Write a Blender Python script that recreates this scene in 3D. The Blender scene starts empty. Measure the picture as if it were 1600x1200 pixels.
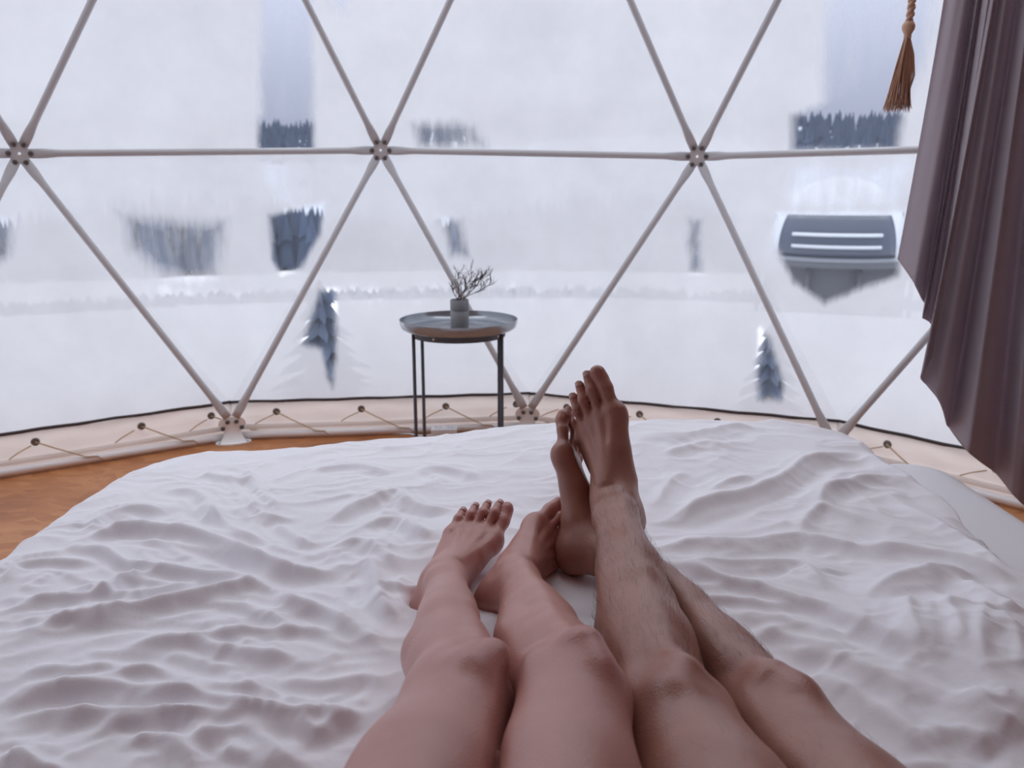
import bpy, bmesh, math, random
import numpy as np
from mathutils import Vector, Matrix

sc = bpy.context.scene
C = sc.collection

# ------------------------------------------------------------------ camera, sky, exposure
CAM_H, CAM_PITCH, CAM_F = 1.019, 0.2315, 1290.0          # metres, radians down, focal length in px of a 1600 px frame
cam_data = bpy.data.cameras.new('camera')
cam = bpy.data.objects.new('camera', cam_data)
C.objects.link(cam)
cam.location = (0, 0, CAM_H)
cam.rotation_euler = (math.pi / 2 - CAM_PITCH, 0, 0)
cam_data.sensor_width = 36.0
cam_data.lens = 36.0 * CAM_F / 1600.0
cam_data.clip_start = 0.03
cam_data.clip_end = 2000
cam_data.dof.use_dof = True
cam_data.dof.focus_distance = 1.42
cam_data.dof.aperture_fstop = 6.0
sc.camera = cam

SKY = 1.0
world = bpy.data.worlds.new('overcast_sky')
sc.world = world
world.use_nodes = True
nt = world.node_tree
nt.nodes.clear()
wo = nt.nodes.new('ShaderNodeOutputWorld')
bg = nt.nodes.new('ShaderNodeBackground')
tc = nt.nodes.new('ShaderNodeTexCoord')
sep = nt.nodes.new('ShaderNodeSeparateXYZ')
mr = nt.nodes.new('ShaderNodeMapRange')                   # overcast sky: zenith brighter than horizon
mr.inputs['From Min'].default_value = 0.0
mr.inputs['From Max'].default_value = 1.0
mr.inputs['To Min'].default_value = 0.44
mr.inputs['To Max'].default_value = 3.3
nt.links.new(tc.outputs['Generated'], sep.inputs[0])
nt.links.new(sep.outputs['Z'], mr.inputs['Value'])
nt.links.new(mr.outputs[0], bg.inputs['Strength'])
wr_ = nt.nodes.new('ShaderNodeValToRGB')
wr_.color_ramp.elements[0].color = (0.68, 0.74, 1.0, 1); wr_.color_ramp.elements[1].color = (0.93, 0.945, 1.0, 1)
wr_.color_ramp.elements[1].position = .8
nt.links.new(sep.outputs['Z'], wr_.inputs['Fac']); nt.links.new(wr_.outputs[0], bg.inputs['Color'])
nt.links.new(bg.outputs[0], wo.inputs['Surface'])

sc.view_settings.view_transform = 'Standard'
sc.view_settings.look = 'None'
sc.view_settings.gamma = 1.0
sc.view_settings.use_curve_mapping = False
sc.view_settings.exposure = -0.13
sc.cycles.use_denoising = True
sc.cycles.max_bounces = 10
sc.cycles.diffuse_bounces = 6
sc.cycles.transmission_bounces = 8
sc.cycles.transparent_max_bounces = 16
sc.cycles.sample_clamp_indirect = 6.0
sc.cycles.caustics_reflective = False
sc.cycles.caustics_refractive = False

# ------------------------------------------------------------------ helpers
def tag(o, label=None, cat=None, group=None, kind=None):
    if label: o['label'] = label
    if cat: o['category'] = cat
    if group: o['group'] = group
    if kind: o['kind'] = kind
    return o

def empty(name, loc=(0, 0, 0), parent=None):
    o = bpy.data.objects.new(name, None)
    o.empty_display_size = 0.05
    o.location = loc
    C.objects.link(o)
    if parent: o.parent = parent
    return o

def smooth(me, on=True):
    me.polygons.foreach_set('use_smooth', np.full(len(me.polygons), on, dtype=bool))

def mesh_obj(name, verts, faces, mat=None, parent=None, sm=True):
    me = bpy.data.meshes.new(name)
    if isinstance(faces, np.ndarray) and isinstance(verts, np.ndarray):
        nv, nf, k = len(verts), len(faces), faces.shape[1]
        me.vertices.add(nv)
        me.vertices.foreach_set('co', np.ascontiguousarray(verts, dtype=np.float32).ravel())
        me.loops.add(nf * k)
        me.loops.foreach_set('vertex_index', np.ascontiguousarray(faces, dtype=np.int32).ravel())
        me.polygons.add(nf)
        me.polygons.foreach_set('loop_start', np.arange(0, nf * k, k, dtype=np.int32))
        me.update(calc_edges=True)
        me.validate()
    else:
        me.from_pydata([tuple(v) for v in verts], [], [tuple(int(i) for i in f) for f in faces])
    smooth(me, sm)
    me.update()
    o = bpy.data.objects.new(name, me)
    C.objects.link(o)
    if mat: me.materials.append(mat)
    if parent: o.parent = parent
    return o

def link_mesh(name, me, parent=None, mw=None):
    o = bpy.data.objects.new(name, me)
    C.objects.link(o)
    if parent: o.parent = parent
    if mw is not None: o.matrix_basis = mw
    return o

class MB:
    """collects simple solids into one mesh"""
    def __init__(s): s.v = []; s.f = []
    def add(s, vs, fs):
        b = len(s.v)
        s.v += [tuple(map(float, v)) for v in vs]
        s.f += [tuple(i + b for i in f) for f in fs]
    def box(s, c, size, rot=None, bev=0.0):
        bm = bmesh.new()
        bmesh.ops.create_cube(bm, size=1.0)
        for v in bm.verts: v.co = Vector((v.co.x * size[0], v.co.y * size[1], v.co.z * size[2]))
        if bev: bmesh.ops.bevel(bm, geom=bm.edges[:], offset=bev, segments=2, profile=0.6, affect='EDGES')
        if rot: bm.transform(rot)
        bm.transform(Matrix.Translation(Vector(c)))
        bm.verts.index_update()
        s.add([v.co for v in bm.verts], [[v.index for v in f.verts] for f in bm.faces])
        bm.free()
    def tube(s, pts, rad, n=12, cap=True):
        pts = [Vector(p) for p in pts]
        m = len(pts)
        rad = rad if hasattr(rad, '__len__') else [rad] * m
        base = len(s.v)
        prev = None
        for i, p in enumerate(pts):
            t = (pts[min(i + 1, m - 1)] - pts[max(i - 1, 0)]).normalized()
            if prev is None:
                a = Vector((0, 0, 1)) if abs(t.z) < 0.9 else Vector((1, 0, 0))
                u = t.cross(a).normalized()
            else:
                u = (prev - t * prev.dot(t)).normalized()
            prev = u
            w = t.cross(u)
            r = rad[i]
            ru, rw = r if hasattr(r, '__len__') else (r, r)
            for k in range(n):
                an = 2 * math.pi * k / n
                s.v.append(tuple(p + u * (ru * math.cos(an)) + w * (rw * math.sin(an))))
        for i in range(m - 1):
            for k in range(n):
                a, b = base + i * n + k, base + i * n + (k + 1) % n
                s.f.append((a, b, b + n, a + n))
        if cap:
            s.f.append(tuple(base + k for k in range(n))[::-1])
            s.f.append(tuple(base + (m - 1) * n + k for k in range(n)))
    def lathe(s, prof, c=(0, 0, 0), n=48, axis=None):
        """prof: (r, z) list; r == 0 closes"""
        base = len(s.v)
        R = Matrix.Identity(3) if axis is None else Vector((0, 0, 1)).rotation_difference(Vector(axis)).to_matrix()
        c = Vector(c)
        idx = []
        for r, z in prof:
            if r <= 1e-6:
                idx.append([len(s.v)]); s.v.append(tuple(c + R @ Vector((0, 0, z))))
            else:
                row = []
                for k in range(n):
                    an = 2 * math.pi * k / n
                    row.append(len(s.v)); s.v.append(tuple(c + R @ Vector((r * math.cos(an), r * math.sin(an), z))))
                idx.append(row)
        for a, b in zip(idx[:-1], idx[1:]):
            for k in range(n):
                k2 = (k + 1) % n
                if len(a) == 1 and len(b) == 1: continue
                if len(a) == 1: s.f.append((a[0], b[k2], b[k]))
                elif len(b) == 1: s.f.append((a[k], a[k2], b[0]))
                else: s.f.append((a[k], a[k2], b[k2], b[k]))
    def build(s, name, mat=None, parent=None, sm=True, auto=None):
        o = mesh_obj(name, s.v, s.f, mat, parent, sm)
        if auto is not None:
            me = o.data
            bm = bmesh.new(); bm.from_mesh(me)
            for e in bm.edges:
                if len(e.link_faces) == 2 and e.calc_face_angle(0) > auto: e.smooth = False
            bm.to_mesh(me); bm.free()
        return o

# numpy gradient-ish value noise, 2-D
_rng = np.random.RandomState(7)
_perm = _rng.rand(256, 256).astype(np.float32)
def vnoise(x, y):
    xi = np.floor(x).astype(int); yi = np.floor(y).astype(int)
    fx = x - xi; fy = y - yi
    fx = fx * fx * fx * (fx * (fx * 6 - 15) + 10); fy = fy * fy * fy * (fy * (fy * 6 - 15) + 10)
    a = _perm[xi & 255, yi & 255]; b = _perm[(xi + 1) & 255, yi & 255]
    c = _perm[xi & 255, (yi + 1) & 255]; d = _perm[(xi + 1) & 255, (yi + 1) & 255]
    return (a * (1 - fx) + b * fx) * (1 - fy) + (c * (1 - fx) + d * fx) * fy
def fbm(x, y, o=4):
    s = 0; a = 0.5
    for i in range(o):
        s = s + a * vnoise(x * 2 ** i + 17.3 * i, y * 2 ** i + 9.1 * i); a *= 0.5
    return s

# ------------------------------------------------------------------ materials
def new_mat(name):
    m = bpy.data.materials.new(name)
    m.use_nodes = True
    n = m.node_tree
    return m, n, n.nodes['Principled BSDF'], n.nodes['Material Output']

def N(n, kind, **kw):
    x = n.nodes.new(kind)
    for k, v in kw.items():
        if k in x.inputs: x.inputs[k].default_value = v
        else: setattr(x, k, v)
    return x

def plain(name, col, rough=0.5, metal=0.0, spec=0.5, noise=None, bump=None, transl=0.0):
    """noise: (scale, amount) value mottling; bump: (scale, strength, distance)"""
    m, n, p, out = new_mat(name)
    p.inputs['Base Color'].default_value = (*col, 1)
    p.inputs['Roughness'].default_value = rough
    p.inputs['Metallic'].default_value = metal
    p.inputs['Specular IOR Level'].default_value = spec
    if transl:
        tl_ = N(n, 'ShaderNodeBsdfTranslucent', Color=(*col, 1)); mx_ = N(n, 'ShaderNodeMixShader'); mx_.inputs[0].default_value = transl
        n.links.new(p.outputs[0], mx_.inputs[1]); n.links.new(tl_.outputs[0], mx_.inputs[2]); n.links.new(mx_.outputs[0], out.inputs['Surface'])
    t = N(n, 'ShaderNodeTexCoord')
    if noise:
        z = N(n, 'ShaderNodeTexNoise', Scale=noise[0], Detail=4.0)
        n.links.new(t.outputs['Object'], z.inputs['Vector'])
        h = N(n, 'ShaderNodeHueSaturation', Color=(*col, 1))
        r = N(n, 'ShaderNodeMapRange')
        r.inputs['To Min'].default_value = 1 - noise[1]; r.inputs['To Max'].default_value = 1 + noise[1]
        n.links.new(z.outputs['Fac'], r.inputs['Value']); n.links.new(r.outputs[0], h.inputs['Value'])
        n.links.new(h.outputs[0], p.inputs['Base Color'])
    if bump:
        z = N(n, 'ShaderNodeTexNoise', Scale=bump[0], Detail=3.0)
        n.links.new(t.outputs['Object'], z.inputs['Vector'])
        b = N(n, 'ShaderNodeBump', Strength=bump[1], Distance=bump[2])
        n.links.new(z.outputs['Fac'], b.inputs['Height']); n.links.new(b.outputs[0], p.inputs['Normal'])
    return m
# ------------------------------------------------------------------ the dome: centre, rings of hubs
DC = np.array([-.2422, .8723])
DA = 2 * math.pi / 13
R0, R1, R2, R3 = 2.589, 2.806, 2.5425, 1.40
Z0, Z1, Z2, Z3, ZA = .072, 1.158, 2.392, 3.25, 3.55
AZ_BASE, AZ_UP = .1206, -.1200
def ring(R, z, az): return np.array([DC[0] + R * math.sin(az), DC[1] + R * math.cos(az), z])
base = {k: ring(R0, Z0, AZ_BASE + k * DA) for k in range(13)}
up = {k: ring(R1, Z1, AZ_UP + k * DA) for k in range(13)}            # up[k] stands between base[k-1] and base[k]
up[0] = ring(R1, 1.181, -.1136); up[1] = ring(R1, 1.149, .3644); up[12] = ring(R1, 1.148, -.6025)
top = {k: ring(R2, Z2, AZ_BASE + .02 + k * DA) for k in range(13)}
hi_ = {k: ring(R3, Z3, AZ_UP + k * DA) for k in range(13)}
apex = np.array([DC[0], DC[1], ZA])
def wrap(a): return (a + math.pi) % (2 * math.pi) - math.pi

# --- floor: oriented strand board
m_floor, n, p, out = new_mat('oriented_strand_board')
t = N(n, 'ShaderNodeTexCoord')
z0 = N(n, 'ShaderNodeTexNoise', Scale=2.2, Detail=3.0)
n.links.new(t.outputs['Object'], z0.inputs['Vector'])
mp = N(n, 'ShaderNodeMapping'); mp.inputs['Scale'].default_value = (14, 34, 20)
n.links.new(t.outputs['Object'], mp.inputs['Vector'])
wz = N(n, 'ShaderNodeTexNoise', Scale=3.0, Detail=2.0)
n.links.new(t.outputs['Object'], wz.inputs['Vector'])
vm = N(n, 'ShaderNodeVectorMath', operation='MULTIPLY_ADD')
vm.inputs[1].default_value = (6, 6, 6)
n.links.new(wz.outputs['Color'], vm.inputs[0]); n.links.new(mp.outputs[0], vm.inputs[2])
vo = N(n, 'ShaderNodeTexVoronoi', Scale=1.0)
n.links.new(vm.outputs[0], vo.inputs['Vector'])
cr = N(n, 'ShaderNodeValToRGB')
cr.color_ramp.elements[0].color = (.30, .105, .035, 1); cr.color_ramp.elements[1].color = (.58, .27, .11, 1)
e = cr.color_ramp.elements.new(.5); e.color = (.44, .17, .06, 1)
sp = N(n, 'ShaderNodeSeparateColor')
n.links.new(vo.outputs['Color'], sp.inputs[0])
mxf = N(n, 'ShaderNodeMath', operation='MULTIPLY_ADD'); mxf.inputs[1].default_value = .45
n.links.new(sp.outputs[0], mxf.inputs[0]); 
zr = N(n, 'ShaderNodeMapRange'); zr.inputs['From Min'].default_value = .3; zr.inputs['From Max'].default_value = .7; zr.inputs['To Max'].default_value = .6
n.links.new(z0.outputs['Fac'], zr.inputs['Value']); n.links.new(zr.outputs[0], mxf.inputs[2])
n.links.new(mxf.outputs[0], cr.inputs['Fac']); n.links.new(cr.outputs[0], p.inputs['Base Color'])
p.inputs['Roughness'].default_value = .42
bp = N(n, 'ShaderNodeBump', Strength=.25, Distance=.002)
n.links.new(vo.outputs['Distance'], bp.inputs['Height']); n.links.new(bp.outputs[0], p.inputs['Normal'])
b = MB()
fv = [ring(R0 + .16, 0, AZ_BASE + (k + .0) * DA) for k in range(13)]
b.add([*fv, *[v - [0, 0, .08] for v in fv]], [tuple(range(13))[::-1], tuple(range(13, 26))] + [(k, (k + 1) % 13, 13 + (k + 1) % 13, 13 + k) for k in range(13)])
o = b.build('floor', m_floor, sm=False)
tag(o, 'orange-brown strand board floor under the bed and side table', kind='structure')

# --- film: fogged clear sheeting, with wiped and dripping clear patches that show the outdoors
m_film, n, p, out = new_mat('fogged_clear_film')
n.nodes.remove(p)
t = N(n, 'ShaderNodeTexCoord')
at = N(n, 'ShaderNodeAttribute', attribute_name='clear')
mp = N(n, 'ShaderNodeMapping'); mp.inputs['Scale'].default_value = (26, 26, 3.2)
n.links.new(t.outputs['Object'], mp.inputs['Vector'])
z1 = N(n, 'ShaderNodeTexNoise', Scale=1.0, Detail=5.0, Roughness=.6)          # drips, drawn out downwards
n.links.new(mp.outputs[0], z1.inputs['Vector'])
z2 = N(n, 'ShaderNodeTexNoise', Scale=4.5, Detail=6.0, Roughness=.6)           # cloudy condensation
n.links.new(t.outputs['Object'], z2.inputs['Vector'])
ad = N(n, 'ShaderNodeMath', operation='ADD'); n.links.new(z1.outputs['Fac'], ad.inputs[0]); n.links.new(z2.outputs['Fac'], ad.inputs[1])
ma = N(n, 'ShaderNodeMath', operation='MULTIPLY_ADD'); ma.inputs[1].default_value = .75; ma.inputs[2].default_value = -.75
n.links.new(ad.outputs[0], ma.inputs[0])
ga = N(n, 'ShaderNodeMath', operation='MULTIPLY_ADD'); ga.inputs[1].default_value = 1.5
n.links.new(at.outputs['Fac'], ga.inputs[0]); n.links.new(ma.outputs[0], ga.inputs[2])
cl = N(n, 'ShaderNodeMapRange'); cl.interpolation_type = 'SMOOTHSTEP'
cl.inputs['From Min'].default_value = .18; cl.inputs['From Max'].default_value = 1.25; cl.inputs['To Min'].default_value = .05; cl.inputs['To Max'].default_value = .93
n.links.new(ga.outputs[0], cl.inputs['Value'])
tl = N(n, 'ShaderNodeBsdfTranslucent', Color=(.88, .90, .93, 1))
hz = N(n, 'ShaderNodeValToRGB')
hz.color_ramp.elements[0].position = .30; hz.color_ramp.elements[0].color = (.465, .462, .47, 1)
hz.color_ramp.elements[1].position = .72; hz.color_ramp.elements[1].color = (.525, .522, .53, 1)
n.links.new(z2.outputs['Fac'], hz.inputs['Fac']); n.links.new(hz.outputs[0], tl.inputs['Color'])
tr = N(n, 'ShaderNodeBsdfTransparent', Color=(.93, .955, .97, 1))
gl = N(n, 'ShaderNodeBsdfGlossy', Roughness=.15)
mx = N(n, 'ShaderNodeMixShader'); n.links.new(cl.outputs[0], mx.inputs[0]); n.links.new(tl.outputs[0], mx.inputs[1]); n.links.new(tr.outputs[0], mx.inputs[2])
m2 = N(n, 'ShaderNodeMixShader'); m2.inputs[0].default_value = .025
n.links.new(mx.outputs[0], m2.inputs[1]); n.links.new(gl.outputs[0], m2.inputs[2]); n.links.new(m2.outputs[0], out.inputs['Surface'])

# clear patches: (x along the wall from straight ahead of the dome centre = azimuth * 2.75 m, height), metres on the film
PATCHES = [
    ([(-0.758, 1.821), (-0.549, 1.832), (-0.567, 1.441), (-0.582, 1.175), (-0.806, 1.172)], 0.74, 0.06),
    ([(-0.794, 1.316), (-0.579, 1.317), (-0.584, 1.175), (-0.806, 1.172)], 1, 0.05),
    ([(-0.805, 1.149), (-0.575, 1.152), (-0.572, 0.961), (-0.781, 0.931)], 0.3, 0.1),
    ([(-0.782, 0.915), (-0.556, 0.961), (-0.578, 0.836), (-0.665, 0.692), (-0.741, 0.673), (-0.779, 0.735)], 1, 0.05),
    ([(-1.355, 0.936), (-1.174, 0.914), (-0.956, 0.894), (-0.992, 0.671), (-1.106, 0.65), (-1.247, 0.705), (-1.32, 0.788)], 0.6, 0.1),
    ([(-0.194, 1.298), (0.108, 1.3), (0.139, 1.188), (-0.166, 1.189)], 0.55, 0.08),
    ([(-0.075, 0.914), (0.028, 0.896), (0.072, 0.726), (-0.029, 0.733)], 0.58, 0.07),
    ([(-0.595, 0.606), (-0.522, 0.605), (-0.529, 0.32), (-0.555, 0.197), (-0.584, 0.237), (-0.6, 0.353), (-0.689, 0.376), (-0.645, 0.48)], 0.78, 0.05),
    ([(1.359, 1.294), (1.483, 1.333), (1.636, 1.411), (1.705, 1.53), (1.763, 1.36), (1.743, 1.154), (1.37, 1.163)], 0.97, 0.07),
    ([(1.436, 1.763), (1.841, 1.712), (1.84, 1.518), (1.77, 1.317), (1.476, 1.266)], 0.68, 0.1),
    ([(1.358, 1.13), (1.806, 1.121), (1.805, 0.931), (1.353, 0.924)], 0.42, 0.1),
    ([(1.333, 0.928), (1.797, 0.942), (1.798, 0.714), (1.644, 0.646), (1.554, 0.594), (1.424, 0.669), (1.339, 0.813)], 0.98, 0.06),
    ([(1.313, 0.477), (1.356, 0.447), (1.438, 0.276), (1.438, 0.208), (1.339, 0.207), (1.318, 0.292)], 0.8, 0.05),
    ([(0.962, 0.918), (1.05, 0.907), (1.059, 0.691), (1.004, 0.689)], 0.52, 0.06),
    ([(-1.295, 0.647), (-0.854, 0.63), (-0.858, 0.572), (-1.282, 0.591)], 0.27, 0.08),
    ([(-0.535, 0.621), (0.638, 0.622), (0.641, 0.563), (-0.537, 0.563)], 0.27, 0.08),
    ([(-1.827, 0.919), (-1.689, 0.928), (-1.731, 0.779), (-1.816, 0.726)], 0.55, 0.06),
    ([(-0.523, 1.833), (-0.371, 1.836), (-0.418, 1.692), (-0.494, 1.702)], 0.55, 0.08),
]
def poly_dist(P, Q):
    """signed distance (inside < 0) of points Q to polygon P"""
    P = np.asarray(P, float); d = np.full(len(Q), 1e9); ins = np.zeros(len(Q), bool)
    for i in range(len(P)):
        a, b_ = P[i], P[(i + 1) % len(P)]
        ba = b_ - a; h = np.clip(((Q - a) @ ba) / (ba @ ba), 0, 1)
        d = np.minimum(d, np.linalg.norm(Q - a - h[:, None] * ba, axis=1))
        cnd = (a[1] > Q[:, 1]) != (b_[1] > Q[:, 1])
        with np.errstate(divide='ignore', invalid='ignore'):
            xx = (b_[0] - a[0]) * (Q[:, 1] - a[1]) / (b_[1] - a[1]) + a[0]
        ins ^= cnd & (Q[:, 0] < xx)
    return np.where(ins, -d, d)

FILM_OFF = .032
def out_off(p_, r=FILM_OFF):
    q = np.array(p_, float); v = q[:2] - DC; L_ = np.linalg.norm(v)
    if L_ > 1e-6: q[:2] += v / L_ * r
    return q
def tri_grid(a, b_, c, n_):
    vs, fs, idx = [], [], {}
    for i in range(n_ + 1):
        for j in range(n_ + 1 - i):
            idx[i, j] = len(vs); u, v = i / n_, j / n_; w = 1 - u - v
            vs.append(a * w + b_ * u + c * v)
    for i in range(n_):
        for j in range(n_ - i):
            fs.append((idx[i, j], idx[i + 1, j], idx[i, j + 1]))
            if i + j < n_ - 1: fs.append((idx[i + 1, j], idx[i + 1, j + 1], idx[i, j + 1]))
    return np.array(vs), fs

ZS = .152                                                    # the film ends here, the canvas skirt begins
def at_skirt(p_base):
    return out_off([*p_base[:2], ZS], .050)
window = empty('window_1', (DC[0], DC[1], 0))
tag(window, 'clear fogged plastic film of the dome, in large triangles between white struts', kind='structure')
canvas = empty('wall_back', (DC[0], DC[1], 0))
tag(canvas, 'warm brown canvas wall of the dome behind the bed', kind='structure')
m_canvas = plain('warm_brown_canvas', (.42, .26, .22), .9, bump=(220, .25, .002))
wloc = np.array([DC[0], DC[1], 0.])
def patch_value(V):
    az = np.arctan2(V[:, 0] - DC[0], V[:, 1] - DC[1])
    Q = np.stack([az * 2.75, V[:, 2]], 1)
    val = np.zeros(len(V))
    for poly, strength, soft in PATCHES:
        d = poly_dist(poly, Q)
        val = np.maximum(val, strength * np.clip(.5 - d / soft, 0, 1))
    return val
def pane(a, b_, c, clear0=0.0, film=True):
    az = np.mean([wrap(math.atan2(q[0] - DC[0], q[1] - DC[1])) for q in (a, b_, c)])
    vis = abs(az) < .95 and min(a[2], b_[2], c[2]) < 2
    V, Fc = tri_grid(*[np.asarray(q, float) for q in (a, b_, c)], 96 if (film and vis) else 6)
    o = mesh_obj('pane' if film else 'canvas_panel', V - wloc, Fc, m_film if film else m_canvas, window if film else canvas)
    if film:
        val = patch_value(V) if vis else np.zeros(len(V))
        val = np.maximum(val, clear0)
        at_ = o.data.attributes.new('clear', 'FLOAT', 'POINT'); at_.data.foreach_set('value', val.astype(np.float32))
def is_film(lo_az, hi_az, *pts):
    v = np.mean([q[:2] for q in pts], 0) - DC
    return lo_az < math.atan2(v[0], v[1]) < hi_az
for k in range(13):
    k1 = (k + 1) % 13
    bs, bs1 = at_skirt(base[k]), at_skirt(base[k1])
    u0, u1 = out_off(up[k]), out_off(up[k1]); t0, t1 = out_off(top[k]), out_off(top[k1]); g0, g1 = out_off(hi_[k]), out_off(hi_[k1])
    for tri in ((bs, u1, bs1), (u0, u1, bs), (u0, t0, u1), (t0, t1, u1)):
        pane(*tri, clear0=0.0, film=is_film(-1.9, .98, *tri))
    for tri in ((t0, g1, t1), (g0, g1, t0)): pane(*tri, clear0=.95, film=is_film(-1.3, 1.0, *tri))  # unseen overhead panes, made clear to let zenith light down on the bed
    tri = (g0, apex + [0, 0, .03], g1); pane(*tri, film=False)

# --- skirt under the film: canvas band, dark welt, base tube, eyelets and lacing
skirt = empty('baseboard_front', (DC[0], DC[1], 0))
tag(skirt, 'white canvas skirt along the foot of the dome with eyelets and lacing', kind='structure')
m_skirt = plain('white_canvas', (.94, .905, .875), .75, bump=(260, .2, .002), transl=.58)
m_welt = plain('dark_brown_welt', (.045, .03, .03), .6, bump=(400, .5, .002))
m_rail = plain('white_base_tube', (.86, .85, .85), .35)
m_eye = plain('dull_steel_eyelet', (.24, .22, .21), .4, metal=.5)
m_hole = plain('canvas_behind_eyelet', (.42, .36, .32), .9)
m_lace = plain('tan_cord', (.55, .40, .24), .8, bump=(900, .6, .001))
S_ = Vector((DC[0], DC[1], 0))
front_k = [9, 10, 11, 12, 0, 1, 2, 3]
eye_me = None
rnd = random.Random(4)
for k in front_k:
    a, b_ = np.array(at_skirt(base[k])), np.array(at_skirt(base[(k + 1) % 13]))
    mid = (a + b_) / 2
    nrm = np.array([DC[0] - mid[0], DC[1] - mid[1], 0]); nrm /= np.linalg.norm(nrm)      # inwards
    e_ = (b_ - a); ln = np.linalg.norm(e_); e_ = e_ / ln
    def SP(s, z, off): q = a + e_ * (s * ln) + nrm * off; return np.array([q[0], q[1], z])
    prof = [(ZS + .002, .012), (.145, .014), (.125, .010), (.100, .002), (.090, .004), (.072, .012), (.055, .010), (.035, .004), (.012, .006), (.0, .014)]
    vs, fs = [], []
    ns = 40
    for i in range(ns + 1):
        for j, (z, off) in enumerate(prof):
            w = .004 * math.sin(i * .9 + k) * math.sin(j * .8) + .003 * math.sin(i * .37 + k * 2.1)
            vs.append(SP(i / ns, z, off + w) - wloc)
    for off2 in (0,):
        for i in range(ns):
            for j in range(len(prof) - 1):
                q = i * len(prof) + j; fs.append((q, q + len(prof), q + len(prof) + 1, q + 1))
    o = mesh_obj('canvas_band', vs, fs, m_skirt, skirt)
    s = o.modifiers.new('thickness', 'SOLIDIFY'); s.thickness = .002
    b = MB()
    b.tube([SP(i / 20, ZS + .004 + .0015 * math.sin(i * 1.7 + k), .010) - wloc for i in range(21)], [(.008, .0065)] * 21, 8)
    b.build('welt', m_welt, skirt)
    b = MB()
    b.tube([SP(-.01, .020, .038) - wloc, SP(1.01, .020, .038) - wloc], .015, 14)
    b.build('base_tube', m_rail, skirt)
    b = MB()
    b.tube([SP(-.01, .052, .026) - wloc, SP(.5, .050, .026) - wloc, SP(1.01, .052, .026) - wloc], .011, 12)
    b.build('hem_tube', m_skirt, skirt)
    if eye_me is None:
        bb = MB(); bb.lathe([(.0075, 0), (.0085, .003), (.012, .0035), (.015, .002), (.0155, 0)], n=20)
        bb.v = [(x, y, z) for x, y, z in bb.v]
        eo = bb.build('eyelet', m_eye); eye_me = eo.data; bpy.data.objects.remove(eo)
        bb = MB(); bb.lathe([(0, 0), (.0074, .0), (.0080, -.004)], n=16)
        eo = bb.build('eyelet_hole', m_hole); hole_me = eo.data; bpy.data.objects.remove(eo)
    rot = Vector((0, 0, 1)).rotation_difference(Vector(nrm)).to_matrix().to_4x4()
    for s0 in (.16, .44, .72, .94) if k not in (0,) else (.13, .38, .63, .88):
        q = SP(s0 + rnd.uniform(-.015, .015), .112, .018)
        loc = Vector(q) - S_
        eo = link_mesh('eyelet', eye_me, skirt, Matrix.Translation(loc) @ rot)
        link_mesh('eyelet_hole', hole_me, eo)
        # lacing: from the eyelet down round the tube and back
        f0 = q + nrm * .004
        d1 = SP(s0 + .115, .034, .052); d2 = SP(s0 + .145, .030, .052)
        c1 = MB(); c1.tube([f0 - wloc, (f0 * .6 + d1 * .4) + nrm * .006 - wloc, d1 - wloc, d2 - wloc, SP(s0 + .16, .012, .050) - wloc], .0026, 6)
        c1.build('lacing', m_lace, skirt)
        c2 = MB(); c2.tube([SP(s0 - .02, .098, .012) - wloc, SP(s0 - .055, .080, .018) - wloc, SP(s0 - .08, .064, .030) - wloc], .0022, 6)
        c2.build('lacing', m_lace, skirt)
# --- frame: struts, six-way hubs, floor brackets
m_strut = plain('white_painted_steel', (.53, .53, .55), .42, noise=(6, .06))
m_hub = plain('white_painted_plate', (.52, .50, .50), .45, noise=(20, .08))
m_bolt = plain('dull_bolt', (.15, .13, .13), .45, metal=.3)
frame = empty('geodesic_dome', (DC[0], DC[1], 0))
tag(frame, 'white tubular steel frame of the geodesic dome, struts bolted at six-way hubs', 'dome frame')
def strut(p0, p1, r=.0135, trim0=.055, trim1=.055):
    p0, p1 = np.asarray(p0), np.asarray(p1)
    L_ = np.linalg.norm(p1 - p0); d = (p1 - p0) / L_
    n0 = np.array([*(DC - p0[:2]), 0]); n0 = n0 - d * (n0 @ d); n0 /= np.linalg.norm(n0)
    w = np.cross(d, n0)
    st = [(.028, .004, .017), (.060, .0045, .0185), (.085, .007, .018), (.125, .0125, .0142), (.15, r, r)]
    rings = st + [(L_ / 2, r, r)] + [(L_ - a_, b_, c_) for a_, b_, c_ in st[::-1]]
    vs, fs = [], []
    nn = 14
    for s_, th, wd in rings:
        for i in range(nn):
            an = 2 * math.pi * i / nn
            vs.append(p0 + d * s_ + n0 * th * math.cos(an) + w * wd * math.sin(an) - wloc)
    for j in range(len(rings) - 1):
        for i in range(nn):
            a_, b_ = j * nn + i, j * nn + (i + 1) % nn
            fs.append((a_, b_, b_ + nn, a_ + nn))
    fs.append(tuple(range(nn))[::-1]); fs.append(tuple((len(rings) - 1) * nn + i for i in range(nn)))
    mesh_obj('strut', vs, fs, m_strut, frame)
bolt_me = None
def bolt(parent, loc, nrm, s=1.0):
    global bolt_me
    if bolt_me is None:
        bb = MB(); bb.lathe([(.0105, 0), (.0105, .002), (.0075, .0025), (.0072, .007), (.0045, .008), (.0042, .005), (0, .005)], n=12)
        eo = bb.build('bolt', m_bolt); bolt_me = eo.data; bpy.data.objects.remove(eo)
    rot = Vector((0, 0, 1)).rotation_difference(Vector(nrm)).to_matrix().to_4x4()
    link_mesh('bolt', bolt_me, parent, Matrix.Translation(Vector(loc)) @ rot @ Matrix.Scale(s * .9, 4))
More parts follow.
